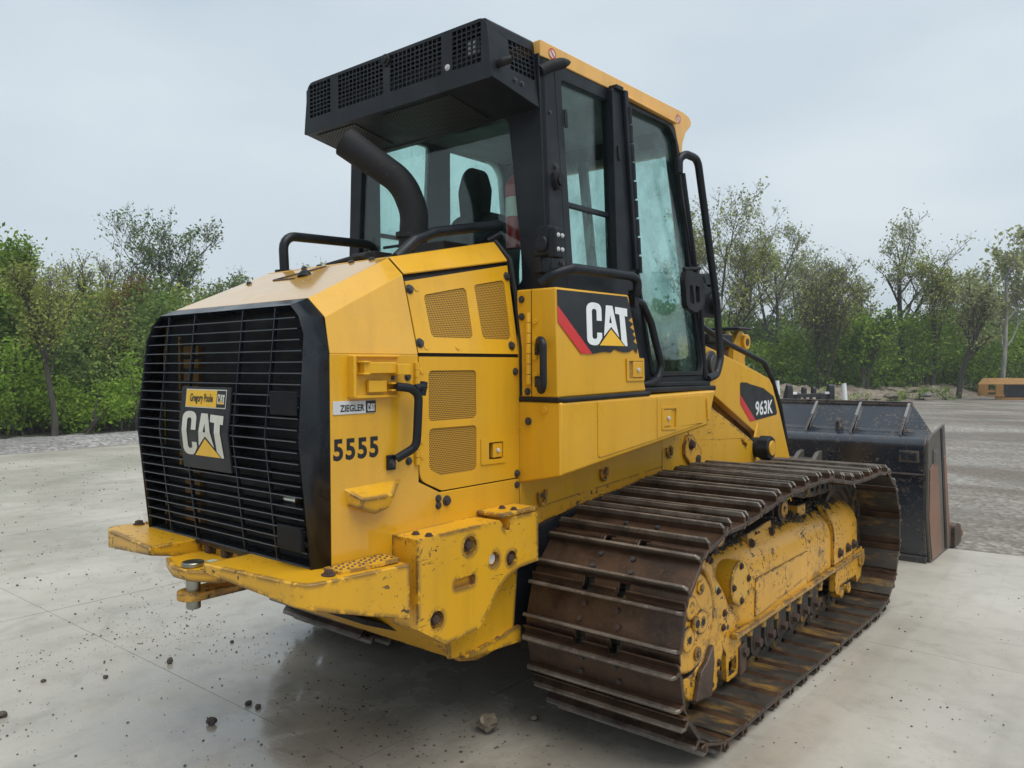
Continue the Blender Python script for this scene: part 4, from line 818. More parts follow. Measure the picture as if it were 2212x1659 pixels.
# --- cab
def cx(z): return .70+.045*(3.1-z)
so = [(.330, 3.25), (.333, 2.13), (1.06, 2.13), (1.185, 1.632), (1.955, 1.632), (1.945, 1.75), (1.905, 2.30), (1.765, 2.80), (1.70, 3.17), (1.64, 3.25)]
hw = rpoly([(.508, 3.165, .015), (.930, 3.170, .015), (.915, 2.245, .02), (.548, 2.245, .03)])
hd = rpoly([(1.112, 3.205, .02), (1.60, 3.205, .12), (1.672, 3.12, .05), (1.725, 2.80), (1.862, 2.30), (1.905, 1.76, .07), (1.892, 1.70, .03), (1.262, 1.70, .04), (1.155, 2.25)])
for s in (1, -1):
    fc = lambda y, z, d, s=s: (s*(cx(z)+d), y, z)
    mb = MB(); mb.plate(so, -.045, .0, fn=fc, holes=(hw, hd)); cs = B(mb, 'cab_side_frame', 'black', bevel=.005)
    mb = MB(); mb.plate(hw, -.026, -.020, fn=fc); sw = B(mb, 'side_window', 'glass', cs, bevel=0, smooth=0); mb = MB(); mb.flat([hw], lambda y, z: fc(y, z, -.028)); B(mb, 'condensation', 'film_light' if s > 0 else 'film_heavy', sw, bevel=0, smooth=0)
    mb = MB(); mb.plate(hd, -.026, -.020, fn=fc); dg_ = B(mb, 'door_glass', 'glass', cs, bevel=0, smooth=0); mb = MB(); mb.flat([hd], lambda y, z: fc(y, z, -.028)); B(mb, 'condensation', 'film_light' if s > 0 else 'film_heavy', dg_, bevel=0, smooth=0)
    mb = MB(); mb.plate([(.525, 2.573), (.922, 2.573), (.922, 2.548), (.525, 2.548)], -.034, -.008, fn=fc); B(mb, 'window_bar', 'black', cs, bevel=.003)
    # door frame strip inside the opening
    ring = rpoly([(1.125, 3.185, .02), (1.59, 3.185, .11), (1.655, 3.11, .05), (1.705, 2.80), (1.842, 2.30), (1.882, 1.77, .06), (1.872, 1.725, .03), (1.285, 1.725, .04), (1.172, 2.25)])
    mb = MB(); mb.plate(hd, -.018, .010, fn=fc, holes=(ring,)); B(mb, 'door_frame', 'black_rub', cs, bevel=.004)
    if s < 0: continue
    # hinge post between window and door
    mb = MB(); mb.plate([(.912, 3.225), (1.05, 3.235), (1.105, 2.285), (.89, 2.24)], .002, .040, fn=fc); mb.plate([(.998, 3.235), (1.032, 3.237), (1.087, 2.285), (1.05, 2.275)], .040, .066, fn=fc); hpst = B(mb, 'hinge_post', 'black', cs, bevel=.006)
    for k in range(9):
        z = 3.15-k*.10; y = 1.030+(3.237-z)*.0578
        mb = MB(); mb.tube([(cx(z)+.066, y, z), (cx(z)+.069, y+.0035, z-.088)], .0115, 8); B(mb, 'hinge', 'black', hpst, bevel=0)
    mb = MB(); mb.box(cx(3.2)-.01, cx(3.2)+.055, .93, 1.0, 3.225, 3.25); B(mb, 'post_cap', 'black', hpst, bevel=.004)
    mb = MB(); mb.plate(rpoly([(.512, 3.025, .012), (.536, 3.025, .012), (.542, 2.935, .012), (.517, 2.935, .012)]), .0, .008, fn=fc); B(mb, 'window_latch', 'black_rub', cs, bevel=.002)
    mb = MB(); mb.plate(rpoly([(.935, 2.93, .012), (.96, 2.93, .012), (.965, 2.85, .012), (.94, 2.85, .012)]), .041, .047, fn=fc); B(mb, 'window_latch', 'black_rub', cs, bevel=.002)
    mb = MB(); mb.plate([(.452, 3.20), (.458, 3.20), (.502, 2.14), (.496, 2.14)], -.004, .0015, fn=fc); B(mb, 'frame_seam', 'dark', cs, bevel=0)
    c0 = Vector(fc(.437, 2.656, 0)); mb = MB(); mb.cyl(c0, c0+Vector((.022, 0, 0)), .040, n=22); mb.cyl(c0+Vector((.022, 0, 0)), c0+Vector((.034, 0, 0)), .026, n=18); mb.plate(rpoly([(.402, 2.70, .02), (.437, 2.70, .02), (.437, 2.60, .02), (.402, 2.62, .02)]), .001, .012, fn=fc); B(mb, 'door_catch', 'black_rub', cs, bevel=.003)
    bolt(fc(.428, 2.725, .001), (1, 0, 0), .012, 'bolt', cs); bolt(fc(.450, 2.257, .001), (1, 0, 0), .012, 'bolt', cs); bolt(fc(.402, 2.98, .001), (1, 0, 0), .008, 'bolt', cs)
    # lower sill and step trim
    mb = MB(); mb.plate([(1.07, 1.642), (1.955, 1.632), (1.955, 1.662), (1.07, 1.668)], .0, .028, fn=fc); mb.plate([(1.06, 1.612), (1.965, 1.604), (1.965, 1.634), (1.06, 1.640)], .0, .060, fn=fc); B(mb, 'door_sill', 'black_rub', cs, bevel=.006)
# floor, rear and front walls
mb = MB(); mb.box(-.70, .70, .34, 1.90, 1.62, 1.66); mb.box(-.68, .68, .36, 1.02, 1.66, 2.10); B(mb, 'cab_floor', 'dark', bevel=0)
hr = rpoly([(-.60, 2.975, .06), (.50, 2.985, .06), (.58, 2.30), (.585, 2.16, .03), (-.66, 2.16, .03)])
mb = MB(); mb.plate([(-cx(3.25), 3.25), (-cx(2.1), 2.10), (cx(2.1), 2.10), (cx(3.25), 3.25)], .331, .375, 'y', holes=(hr,)); cr_ = B(mb, 'cab_rear_frame', 'black', bevel=.006)
mb = MB(); mb.plate(hr, .349, .355, 'y'); rw = B(mb, 'rear_window', 'glass', cr_, bevel=0, smooth=0); mb = MB(); mb.flat([hr], lambda x, z: (x, .357, z)); B(mb, 'condensation', 'film_drops', rw, bevel=0, smooth=0)
mb = MB(); mb.tube([(.05, .335, 2.20), (-.15, .332, 2.36), (-.30, .330, 2.43)], .008, 6); mb.box(-.42, -.16, .325, .332, 2.425, 2.44); B(mb, 'wiper', 'black_rub', cr_, bevel=0)
def ff(x, z, d): return (x, 1.955-(z-1.632)*.165+d, z)
mb = MB(); hf = rpoly([(-.62, 3.10, .05), (.62, 3.10, .05), (.68, 1.80, .05), (-.68, 1.80, .05)])
mb.plate([(-cx(3.25), 3.25), (-cx(1.63), 1.632), (cx(1.63), 1.632), (cx(3.25), 3.25)], -.04, 0, fn=ff, holes=(hf,)); cf = B(mb, 'cab_front_frame', 'black', bevel=.005)
mb = MB(); mb.plate(hf, -.022, -.016, fn=ff); ws = B(mb, 'windshield', 'glass', cf, bevel=0, smooth=0); mb = MB(); mb.flat([hf], lambda x, z: ff(x, z, -.024)); B(mb, 'condensation', 'film_heavy', ws, bevel=0, smooth=0)
mb = MB(); mb.plate([(-.01, 3.12), (.05, 3.12), (.05, 1.75), (-.01, 1.75)], -.06, -.03, fn=ff); B(mb, 'front_bar', 'black', cf, bevel=0)
rp = [(.337, 3.235), (1.60, 3.240), (1.665, 3.19), (1.705, 3.09), (1.72, 3.06), (1.755, 3.055), (1.760, 3.12), (1.80, 3.195), (1.862, 3.245), (1.875, 3.272), (1.845, 3.300), (1.77, 3.312), (.337, 3.312)]
mb = MB(); mb.plate(rp, -.700, .700); rf = B(mb, 'cab_roof', 'roof', bevel=.022, seg=3)
mb = MB(); mb.plate([(1.0, 3.238), (1.66, 3.225), (1.66, 3.212), (1.0, 3.226)], .60, .722); B(mb, 'drip_rail', 'roof', rf, bevel=.004)
mb = MB(); mb.box(-.68, .68, .36, 1.66, 3.19, 3.232); B(mb, 'headliner', 'liner', bevel=0)
for y, z in ((.43, 3.27), (1.70, 3.255)):
    mb = MB(); mb.flat([circ(y, z, .030, 20, .026)], lambda a, b: (.7012, a, b)); B(mb, 'warning_sticker', 'cream', rf, bevel=0, smooth=0)
    mb = MB(); mb.flat([circ(y, z, .030, 20, .026), circ(y, z, .024, 20, .020)], lambda a, b: (.7022, a, b)); mb.flat([[(y-.018, z+.012), (y-.013, z+.017), (y+.018, z-.012), (y+.013, z-.017)]], lambda a, b: (.7024, a, b)); B(mb, 'warning_ring', 'red', rf, bevel=0, smooth=0)
# work lamp stub at the roof corner
mb = MB(); mb.tube([(.69, .345, 3.165), (.715, .40, 3.20), (.735, .455, 3.222)], .028, 12); mb.tube([(.735, .455, 3.222), (.738, .475, 3.230), (.745, .50, 3.238), (.75, .515, 3.242)], [.026, .024, .014, .002], 12, m=1); B(mb, 'roof_lamp', ['exhaust', 'black_rub'], bevel=.002)
# --- air conditioning housing at the rear of the roof
bo_ = [(-.692, 3.044), (-.660, 3.27), (-.650, 3.298), (-.625, 3.318), (.625, 3.318), (.650, 3.298), (.660, 3.27), (.692, 3.044)]
mb = MB(); vo = rpoly([(-.692, 3.044, .01), (-.658, 3.32, .05), (.658, 3.32, .05), (.692, 3.044, .01)])
gh_ = [(-.638, -.458), (-.390, -.034), (.020, .377), (.449, .626)]
hv = [rpoly([(a, 3.127, .004), (b_, 3.127, .004), (b_, 3.303, .004), (a, 3.303, .004)]) for a, b_ in gh_]
mb.plate(vo, -.004, .006, 'y', holes=hv); ac = B(mb, 'air_conditioner_housing', 'black', bevel=.004)
for (a, b_) in gh_:
    mb = MB(); nc = max(5, round((b_-a)/.0305)); nr = 8
    for i in range(1, nc): x = a+(b_-a)*i/nc; mb.box(x-.0034, x+.0034, -.003, .004, 3.127, 3.303)
    for j in range(1, nr): z = 3.127+.176*j/nr; mb.box(a, b_, -.0026, .0036, z-.0030, z+.0030)
    B(mb, 'rear_grid', 'black', ac, bevel=0, smooth=0)
def ax_(y, z, d): return (.692-(z-3.044)*.122+d, y, z)
so2 = [(.004, 3.046), (.335, 2.985), (.335, 3.290), (.004, 3.290)]
hs2 = rpoly([(.140, 3.258, .004), (.318, 3.258, .004), (.318, 3.115, .004), (.140, 3.120, .004)])
mb = MB(); mb.plate(so2, -.010, .0, fn=ax_, holes=(hs2,)); sp_ = B(mb, 'housing_side', 'black', ac, bevel=.003)
mb = MB()
for i in range(1, 6): y = .14+.178*i/6; mb.plate([(y-.003, 3.118), (y+.003, 3.118), (y+.003, 3.258), (y-.003, 3.258)], -.008, -.002, fn=ax_)
for j in range(1, 6): z = 3.118+.14*j/6; mb.plate([(.14, z-.003), (.318, z-.003), (.318, z+.003), (.14, z+.003)], -.0075, -.0025, fn=ax_)
B(mb, 'side_grid', 'black', sp_, bevel=0, smooth=0)
mb = MB(); mb.plate(so2, -.682, -.672); B(mb, 'housing_side', 'black', ac, bevel=.003)
sc_ = [(.640, .012), (.655, .007)]
tp_ = rpoly([(-.660, 3.27), (-.658, 3.32, .05), (.658, 3.32, .05), (.660, 3.27), (.648, 3.27), (.646, 3.308, .04), (-.646, 3.308, .04), (-.648, 3.27)], 5)
mb = MB(); mb.plate(tp_, .006, .335, 'y'); B(mb, 'housing_top', 'black', ac, bevel=.002)
mb = MB(); mb.add([(-.685, .004, 3.046), (.685, .004, 3.046), (.685, .335, 2.987), (-.685, .335, 2.987), (-.685, .004, 3.056), (.685, .004, 3.056), (.685, .335, 2.997), (-.685, .335, 2.997)], [(0, 3, 2, 1), (4, 5, 6, 7), (0, 1, 5, 4), (1, 2, 6, 5), (2, 3, 7, 6), (3, 0, 4, 7)]); B(mb, 'housing_floor', 'black', ac, bevel=.002)
mb = MB(); mb.plate([(-.62, .03), (-.30, .03), (-.30, .30), (-.62, .30)], 0, .003, fn=lambda x, y, d: (x, y, 3.0445-(y*.178)-d)); mb.plate([(-.08, .03), (.40, .03), (.40, .30), (-.08, .30)], 0, .003, fn=lambda x, y, d: (x, y, 3.0445-(y*.178)-d)); B(mb, 'intake_mesh', 'perf_black', ac, bevel=0, smooth=0)
mb = MB(); mb.box(-.58, .56, .09, .30, 3.06, 3.25); B(mb, 'condenser', 'dark', ac, bevel=.01)
mb = MB(); mb.box(.50, .57, .03, .06, 3.19, 3.26); B(mb, 'foil_tape', 'silver', ac, bevel=.008)
mb = MB(); mb.cyl((-.008, -.004, 3.287), (-.008, -.016, 3.287), .030, n=20); mb.cyl((-.008, -.016, 3.287), (-.008, -.024, 3.287), .018, n=16); B(mb, 'round_plug', 'black_rub', ac, bevel=.003)
bolt((.419, -.004, 3.149), (0, -1, 0), .011, 'silver', ac)
p = Vector(ax_(.05, 3.118, 0)); mb = MB(); mb.tube([p, p+Vector((.03, 0, .002)), p+Vector((.045, .012, .008)), p+Vector((.06, .022, .014))], [.020, .020, .018, .015], 10); B(mb, 'rubber_latch', 'black_rub', ac, bevel=.002)
for y, z in ((.159, 3.073), (.208, 3.069)): bolt(ax_(y, z, 0), (1, 0, .1), .010, 'bolt', ac)
# --- exhaust
mb = MB(); ex = path3([(.0, .0, 2.26), (.015, .012, 2.53), (-.03, -.025, 2.68), (-.255, -.205, 2.885)], .24, 9); ex = [Vector(q)+Vector((.085, .070, 0)) for q in ex]
mb.tube(ex, [.071]*(len(ex)-1)+[.076], 22, caps=False); mb.tube(list(reversed(ex[-6:])), [.066]*6, 22, m=1); mb.cyl((.086, .071, 2.40), (.087, .072, 2.425), .080, n=22)
B(mb, 'exhaust_stack', ['exhaust', 'dark'], bevel=0, smooth=60)
# --- rails and small fittings on the hood
mb = MB(); mb.tube(path3([(-.44, -.31, 2.20), (-.44, -.32, 2.425), (-.44, .27, 2.445), (-.44, .34, 2.30)], .07), .024, 12); mb.cyl((-.44, -.31, 2.235), (-.44, -.31, 2.25), .05, n=12); B(mb, 'hood_rail', 'black', bevel=0, smooth=60)
mb = MB(); mb.tube(path3([(.42, -.33, 2.235), (.42, -.22, 2.325), (.42, -.09, 2.378), (.42, .36, 2.470), (.42, .385, 2.43), (.40, .28, 2.375)], .04), .024, 12); B(mb, 'hood_rail', 'black', bevel=0, smooth=60)
for y in (-.30, -.12): mb = MB(); mb.box(.30, .45, y, y+.035, hoodz(y)-.002, hoodz(y)+.012); B(mb, 'hood_clip', 'black_rub', bevel=.004)
mb = MB(); mb.tube([(-.30, -.15, 2.275), (-.1, -.1, 2.31), (.0, -.14, 2.30)], .018, 8); B(mb, 'air_hose', 'black_rub', bevel=0)
mb = MB(); mb.box(-.20, -.02, -.08, .04, 2.27, 2.335); B(mb, 'hood_fitting', 'black_rub', bevel=.006)
mb = MB(); mb.box(.15, .36, .02, .2, 2.30, 2.36); B(mb, 'hood_fitting', 'black_rub', bevel=.006)
mb = MB(); y = -.52; zc_ = hoodz(y); mb.loft([[(.02+.045*math.cos(a)*q, y+.03*math.sin(a)*q, zc_+.030*(1-q*q)) for a in [2*PI*k/12 for k in range(12)]] for q in (1, .8, .5, .15)]); B(mb, 'rubber_bumper', 'black_rub', bevel=0, smooth=80)
mb = MB(); mb.tube([(-.18, -.55, hoodz(-.55)+.004), (.04, -.42, hoodz(-.42)+.004)], .006, 6); mb.tube([(-.18, -.55, hoodz(-.55)+.004), (.0, -.56, hoodz(-.56)+.004)], .005, 6); B(mb, 'prop_rod', 'steelrust', bevel=0)
for x, y in ((-.38, -.55), (-.15, -.40), (.20, -.40), (.34, -.40), (-.25, -.24)): bolt((x, y, hoodz(y)), (0, -.4, .9), .014, 'bolt', hood)
# --- cab rails, mirror, lamp bracket
mb = MB(); mb.tube(path3([(.76, 1.60, 2.90), (.76, 1.60, 2.99), (.775, 1.66, 3.022), (.78, 1.80, 3.02), (.78, 1.925, 2.62), (.78, 2.07, 2.15), (.78, 2.125, 1.80), (.78, 2.07, 1.70), (.78, 1.94, 1.675)], .07), .024, 12); B(mb, 'front_grab_rail', 'black', bevel=0, smooth=60)
mb = MB(); mb.tube(path3([(.78, 1.615, 2.90), (.78, 1.72, 2.55), (.775, 1.86, 2.10), (.77, 1.93, 1.68)], .3), .013, 8); B(mb, 'door_edge_rod', 'black', bevel=0)
mb = MB(); mb.tube(path3([(.74, .285, 2.15), (.80, .30, 2.19), (.842, .40, 2.222), (.842, .92, 2.230), (.842, .99, 2.215), (.842, .985, 2.15), (.80, .985, 2.12)], .04), .024, 12); mb.box(.80, .84, .965, 1.005, 2.07, 2.16); B(mb, 'box_top_rail', 'black', bevel=0, smooth=60)
mb = MB(); mb.tube(path3([(.76, 1.0, 2.10), (.80, 1.02, 2.108), (.80, 1.11, 2.10), (.80, 1.20, 2.0), (.80, 1.32, 1.76), (.80, 1.28, 1.685), (.80, 1.17, 1.655), (.77, 1.12, 1.655)], .06), .021, 12); B(mb, 'door_grab_rail', 'black', bevel=0, smooth=60)
mb = MB(); mb.box(.705, .80, .27, .34, 2.275, 2.345); mb.box(.795, .842, .265, .33, 2.262, 2.398); mb.box(.72, .80, .27, .35, 2.33, 2.415); mb.cyl((.757, .255, 2.33), (.757, .28, 2.33), .038, n=18); mb.box(.70, .74, .28, .36, 2.20, 2.30); lb_ = B(mb, 'lamp_bracket', 'black', bevel=.008)
for z in (2.30, 2.365):
    for y in (.283, .315): bolt((.842, y, z), (1, 0, 0), .008, 'silver', lb_)
mr = rpoly([(1.535, 2.26, .04), (1.555, 2.32, .03), (1.74, 2.31, .03), (1.785, 2.26, .04), (1.79, 2.12, .05), (1.68, 2.075, .04), (1.56, 2.10, .04)])
mb = MB(); mb.plate(mr, .80, .835, holes=(rpoly([(1.595, 2.235, .01), (1.63, 2.235, .01), (1.655, 2.12, .01), (1.60, 2.13, .01)]), rpoly([(1.665, 2.24, .01), (1.72, 2.23, .01), (1.725, 2.14, .01), (1.68, 2.125, .01)]))); mb.tube([(.817, 1.645, 2.07), (.817, 1.64, 2.355)], .009, 8); mb.tube([(.817, 1.55, 2.325), (.817, 1.76, 2.348)], .010, 8); B(mb, 'mirror_bracket', 'black_rub', bevel=.006)
mb = MB(); mb.box(.60, .66, 2.08, 2.30, 2.08, 2.30); mb.cyl((.62, 2.27, 2.175), (.70, 2.29, 2.175), .075, n=22); mb.cyl((.66, 2.20, 2.32), (.60, 2.20, 2.32), .05, n=14); wl = B(mb, 'work_lamp', 'black', bevel=.006)
mb = MB(); mb.cyl((.70, 2.29, 2.175), (.703, 2.291, 2.175), .045, n=18); B(mb, 'lamp_lens', 'silver', wl, bevel=0)
# --- cab interior
st_ = thing('operator_seat', None, None, (0, .9, 1.7)); put(st_, LD, Matrix.Translation((-.15, .9, 1.7)))
def SI(mbx, name, mat, **k): return mbx.build(name, mat, st_, **k)
mb = MB(); mb.plate(rpoly([(-.40, 2.10, .06), (-.42, 2.45, .12), (-.34, 2.66, .12), (.02, 2.66, .12), (.10, 2.45, .12), (.08, 2.10, .06)]), .80, .92, 'y'); SI(mb, 'backrest', 'fabric', bevel=.03, seg=3)
mb = MB(); mb.plate(rpoly([(-.255, 2.62, .03), (-.275, 2.80, .07), (-.23, 2.93, .08), (-.12, 2.93, .08), (-.075, 2.80, .07), (-.095, 2.62, .03)]), .79, .87, 'y'); SI(mb, 'headrest', 'fabric', bevel=.02, seg=3)
mb = MB(); mb.box(-.42, .12, .85, 1.35, 2.05, 2.18); SI(mb, 'seat_cushion', 'fabric', bevel=.04, seg=3)
mb = MB(); mb.box(.22, .40, .85, 1.35, 2.05, 2.32); mb.box(-.62, -.50, .85, 1.35, 2.05, 2.32); SI(mb, 'armrest', 'fabric', bevel=.03)
mb = MB(); mb.box(-.30, .30, 1.55, 1.72, 1.66, 2.25); B(mb, 'dashboard', 'liner', bevel=.03)
mb = MB(); mb.cyl((.43, .47, 2.36), (.43, .47, 2.68), .048, n=20); mb.tube([(.43, .47, 2.68), (.43, .47, 2.72), (.43, .47, 2.74)], [.048, .025, .015], 16); mb.cyl((.43, .47, 2.52), (.43, .47, 2.62), .0487, n=20, m=1); mb.box(.41, .45, .44, .50, 2.735, 2.775, 2); B(mb, 'fire_extinguisher', ['ext_red', 'cream', 'dark'], bevel=.002)
# --- tracks
def pin_path():
    top = [(.695, .930), (.95, .936), (1.15, .970), (1.34, .996), (1.58, 1.011), (1.93, 1.015), (2.16, 1.005), (2.36, .953), (2.56, .937), (2.76, .932), (2.98, .932), (3.15, .940)]
    P = [(3.15, .140), (.695, .140)]
    P += [(.695+.395*math.cos(a), .535+.395*math.sin(a)) for a in [-PI/2-PI*k/24 for k in range(1, 24)]]
    P += top
    P += [(3.15+.40*math.cos(a), .540+.40*math.sin(a)) for a in [PI/2-PI*k/24 for k in range(1, 24)]]
    return [Vector((0, p[0], p[1])) for p in P]
PP = pin_path(); Ls = [0]
for a, b_ in zip(PP, PP[1:]+PP[:1]): Ls.append(Ls[-1]+(b_-a).length)
NS = 37; PITCH = Ls[-1]/NS
def at_len(s):
    s %= Ls[-1]
    for i in range(len(PP)):
        if s <= Ls[i+1]: return PP[i].lerp(PP[(i+1) % len(PP)], (s-Ls[i])/(Ls[i+1]-Ls[i]))
XC = 1.097; HW = .4005
def shoe_mesh():
    mb = MB(); h = PITCH/2
    # local frame: x across, y along the travel direction, z outwards; plate surface at z=.090
    segs = [(-HW, -.118), (-.066, .066), (.118, HW)]
    core = [(-.088, .076), (.088, .076), (.088, .090), (-.088, .090)]
    mb.prism(core, -HW, HW, 'x')
    lipA = [(.088, .076), (.108, .080), (.122, .090), (.127, .101), (.119, .103), (.110, .096), (.100, .091), (.088, .090)]
    lipB = [(-.088, .090), (-.104, .084), (-.118, .075), (-.132, .069), (-.132, .062), (-.116, .066), (-.100, .074), (-.088, .076)]
    for a, b_ in segs: mb.prism(lipA, a, b_, 'x'); mb.prism(lipB, a, b_, 'x')
    for y in (-.076, .076):
        # grouser bar with rounded end corners, tip as its own material
        mb.add([(-HW, y-.010, .089), (HW, y-.010, .089), (HW, y+.010, .089), (-HW, y+.010, .089), (-HW, y-.0085, .118), (HW, y-.0085, .118), (HW, y+.0085, .118), (-HW, y+.0085, .118)],
               [(0, 1, 5, 4), (1, 2, 6, 5), (2, 3, 7, 6), (3, 0, 4, 7)])
        mb.add([(-HW, y-.0085, .118), (HW, y-.0085, .118), (HW, y+.0085, .118), (-HW, y+.0085, .118), (-HW+.014, y-.0065, .138), (HW-.014, y-.0065, .138), (HW-.014, y+.0065, .138), (-HW+.014, y+.0065, .138)],
               [(0, 1, 5, 4), (1, 2, 6, 5), (2, 3, 7, 6), (3, 0, 4, 7), (4, 5, 6, 7)], 1)
    mb.box(-HW+.001, HW-.001, -.084, .058, .066, .0762, 2)
    return mb
sm = shoe_mesh().build('track_shoe', ['shoe', 'shoe_tip', 'shoe_in'], None, 0.003, 30, seg=2); shoe_me = sm.data
lk = MB()
for s in (-1, 1):
    o_ = [(-PITCH/2-.028, .0), (-PITCH/2-.01, -.040), (PITCH/2-.03, -.048), (PITCH/2+.02, -.030), (PITCH/2+.028, .02), (.06, .0745), (-.06, .0745), (-PITCH/2-.02, .03)]
    lk.plate(o_, s*.075, s*.118, holes=(circ(0, .012, .026, 10),))
lk.cyl((-.13, -PITCH/2, 0), (.13, -PITCH/2, 0), .026, n=12)
lo_ = lk.build('track_link', 'shoe_in', None, .004, 40); lk_me = lo_.data
bolt((0, 0, 0), (0, 0, 1), .01, 'boltrust', LD); C.objects.unlink(bpy.data.objects['bolt'] if False else C.objects[-1])
def modcopy(src, name):
    o = src.copy(); o.name = name; C.objects.link(o); return o
for s in (1, -1):
    for k in range(NS):
        l0 = k*PITCH+.0885-.0105
        a = at_len(l0); b_ = at_len(l0+PITCH); t = (b_-a).normalized(); mid = (a+b_)/2
        n_ = Vector((0, -t.z, t.y)); n_ = -n_ if False else n_
        # path runs bottom(front->rear), up, top, down: outward normal
        n_ = Vector((0, t.z, -t.y)); cen = Vector((0, 1.93, .55)); 
        if (mid-cen).dot(n_) < 0: n_ = -n_
        xx = Vector((1, 0, 0)); 
        Wm = Matrix((xx, n_.cross(xx), n_)).transposed().to_4x4(); Wm.translation = mid+Vector((s*XC, 0, 0))
        if k == 0 and s == 1: o, q = sm, lo_
        else: o, q = modcopy(sm, 'track_shoe'), modcopy(lo_, 'track_link')
        put(o, LD, Wm); put(q, o, Wm)
        if s > 0:
            for x, y in ((-.10, -.036), (.10, -.036), (-.085, .032), (.085, .032)):
                bolt(Wm @ Vector((x, y, .090)), n_, .0135, 'bolt' if k % 3 else 'boltrust', o, 'shoe_bolt', False)
for s in (1, -1):
    X0 = s*XC
    def Xs(v): return s*v
    # sprocket and final drive
    mb = MB(); tooth = []
    for k in range(26*2):
        a = 2*PI*k/52; rr = .385 if k % 2 else .335; tooth.append((.695+rr*math.cos(a), .525+rr*math.sin(a)))
    mb.plate(tooth, X0-.035, X0+.035); B(mb, 'sprocket', 'shoe_in', bevel=.004)
    mb = MB(); mb.loft([[(Xs(x),   .70+r*math.cos(a), .555+r*math.sin(a)) for a in [2*PI*k/40 for k in range(40)]] for x, r in ((.98, .30), (1.18, .30), (1.20, .245), (1.278, .245), (1.300, .232), (1.303, .215))]); fd = B(mb, 'final_drive', 'yellow_frame', bevel=.004, smooth=50)
    if s > 0:
        mb = MB()
        for a in (PI/2+.35, PI/2+.35+2*PI/3, PI/2+.35+4*PI/3): mb.cyl((1.301, .70+.085*math.cos(a), .555+.085*math.sin(a)), (1.322, .70+.085*math.cos(a), .555+.085*math.sin(a)), .058, n=20)
        mb.cyl((1.301, .70, .555), (1.313, .70, .555), .095, n=28); B(mb, 'drive_cover', 'yellow_frame', fd, bevel=.004)
        mb = MB()
        for a in (PI/2+.35, PI/2+.35+2*PI/3, PI/2+.35+4*PI/3): mb.cyl((1.310, .70+.085*math.cos(a), .555+.085*math.sin(a)), (1.323, .70+.085*math.cos(a), .555+.085*math.sin(a)), .030, n=16)
        mb.cyl((1.322, .70, .555), (1.336, .70, .555), .036, n=20); B(mb, 'hub_ring', 'yellow_worn', fd, bevel=.004)
        mb = MB(); mb.cyl((1.335, .70, .555), (1.338, .70, .555), .020, n=16)
        for a in (PI/2+.35+2*PI/3, PI/2+.35+4*PI/3): mb.cyl((1.322, .70+.085*math.cos(a), .555+.085*math.sin(a)), (1.325, .70+.085*math.cos(a), .555+.085*math.sin(a)), .017, n=14)
        B(mb, 'plug_hole', 'dark', fd, bevel=0)
        for k_, (a, rr) in enumerate(((1.05, .17), (-1.25, .17), (2.3, .17))):
            mb = MB(); p = Vector((1.300, .70+rr*math.cos(a), .555+rr*math.sin(a))); mb.cyl(p, p+Vector((.014, 0, 0)), .034, n=16); mb.cyl(p+Vector((.013, 0, 0)), p+Vector((.022, 0, 0)), .017, n=8, m=1); B(mb, 'drain_plug', ['yellow_worn', 'yellow_dirty'], fd, bevel=.003)
    # rear yoke around the final drive
    yk = [(.845, .86), (.95, .80), (.985, .72), (1.10, .60), (1.16, .51), (1.075, .38), (1.09, .31), (1.01, .135), (.90, .125), (.70, .175), (.66, .22)]+[(.70+.268*math.cos(a), .555+.268*math.sin(a)) for a in [-1.72+(1.13+1.72)*k/14 for k in range(15)]]
    mb = MB(); mb.cyl((Xs(1.0), .70, .555), (Xs(1.225), .70, .555), .285, n=36); B(mb, 'drive_gap_shade', 'dark', bevel=0)  # black disc painted in for the shaded gap between drive and yoke
    mb = MB(); mb.plate(yk, Xs(1.20), Xs(1.285)); yo = B(mb, 'frame_yoke', 'yellow_frame', bevel=.008)
    if s > 0:
        mb = MB(); mb.plate([(.79, .292), (.86, .325), (.925, .39), (.935, .30), (.905, .14), (.74, .165)], 1.286, 1.312); B(mb, 'guard_block', 'steelrust', yo, bevel=.006)
        for y, z in ((1.03, .21), (1.03, .265), (.945, .18), (1.095, .50), (1.08, .43), (.90, .815), (.935, .80), (1.02, .63)): bolt((1.285, y, z), (1, 0, 0), .0145, 'boltrust', yo)
        mb = MB(); mb.flat([[(.99, .665), (1.035, .64), (1.04, .605), (1.0, .625)]], lambda a, b: (1.288, a, b)); B(mb, 'paper_tag', 'tag', yo, bevel=0, smooth=0)
    # roller frame: rounded body
    def fsec(y, top, z0, xo=1.30, rr=.20):
        cxx = xo-rr; pts = [(xo, z0), (xo, top-rr)]+[(cxx+rr*math.cos(a), top-rr+rr*math.sin(a)) for a in [PI/2*k/7 for k in range(1, 8)]]
        pts += [(2*XC-p[0], p[1]) for p in reversed(pts)]
        return [(Xs(p[0]), y, p[1]) for p in pts]
    mb = MB(); mb.loft([fsec(1.10, .735, .36, 1.20, .20), fsec(1.20, .80, .36, 1.22, .21), fsec(1.40, .835, .36, 1.29, .23), fsec(1.44, .840, .355, 1.298, .23), fsec(2.25, .845, .395, 1.298, .23)]); rfm = B(mb, 'roller_frame', 'yellow_frame', bevel=.006, smooth=35)
    mb = MB(); mb.loft([fsec(2.252, .840, .40, 1.288, .23), fsec(2.74, .825, .40, 1.284, .23)]); B(mb, 'frame_cylinder', 'yellow_frame', rfm, bevel=.006, smooth=35)
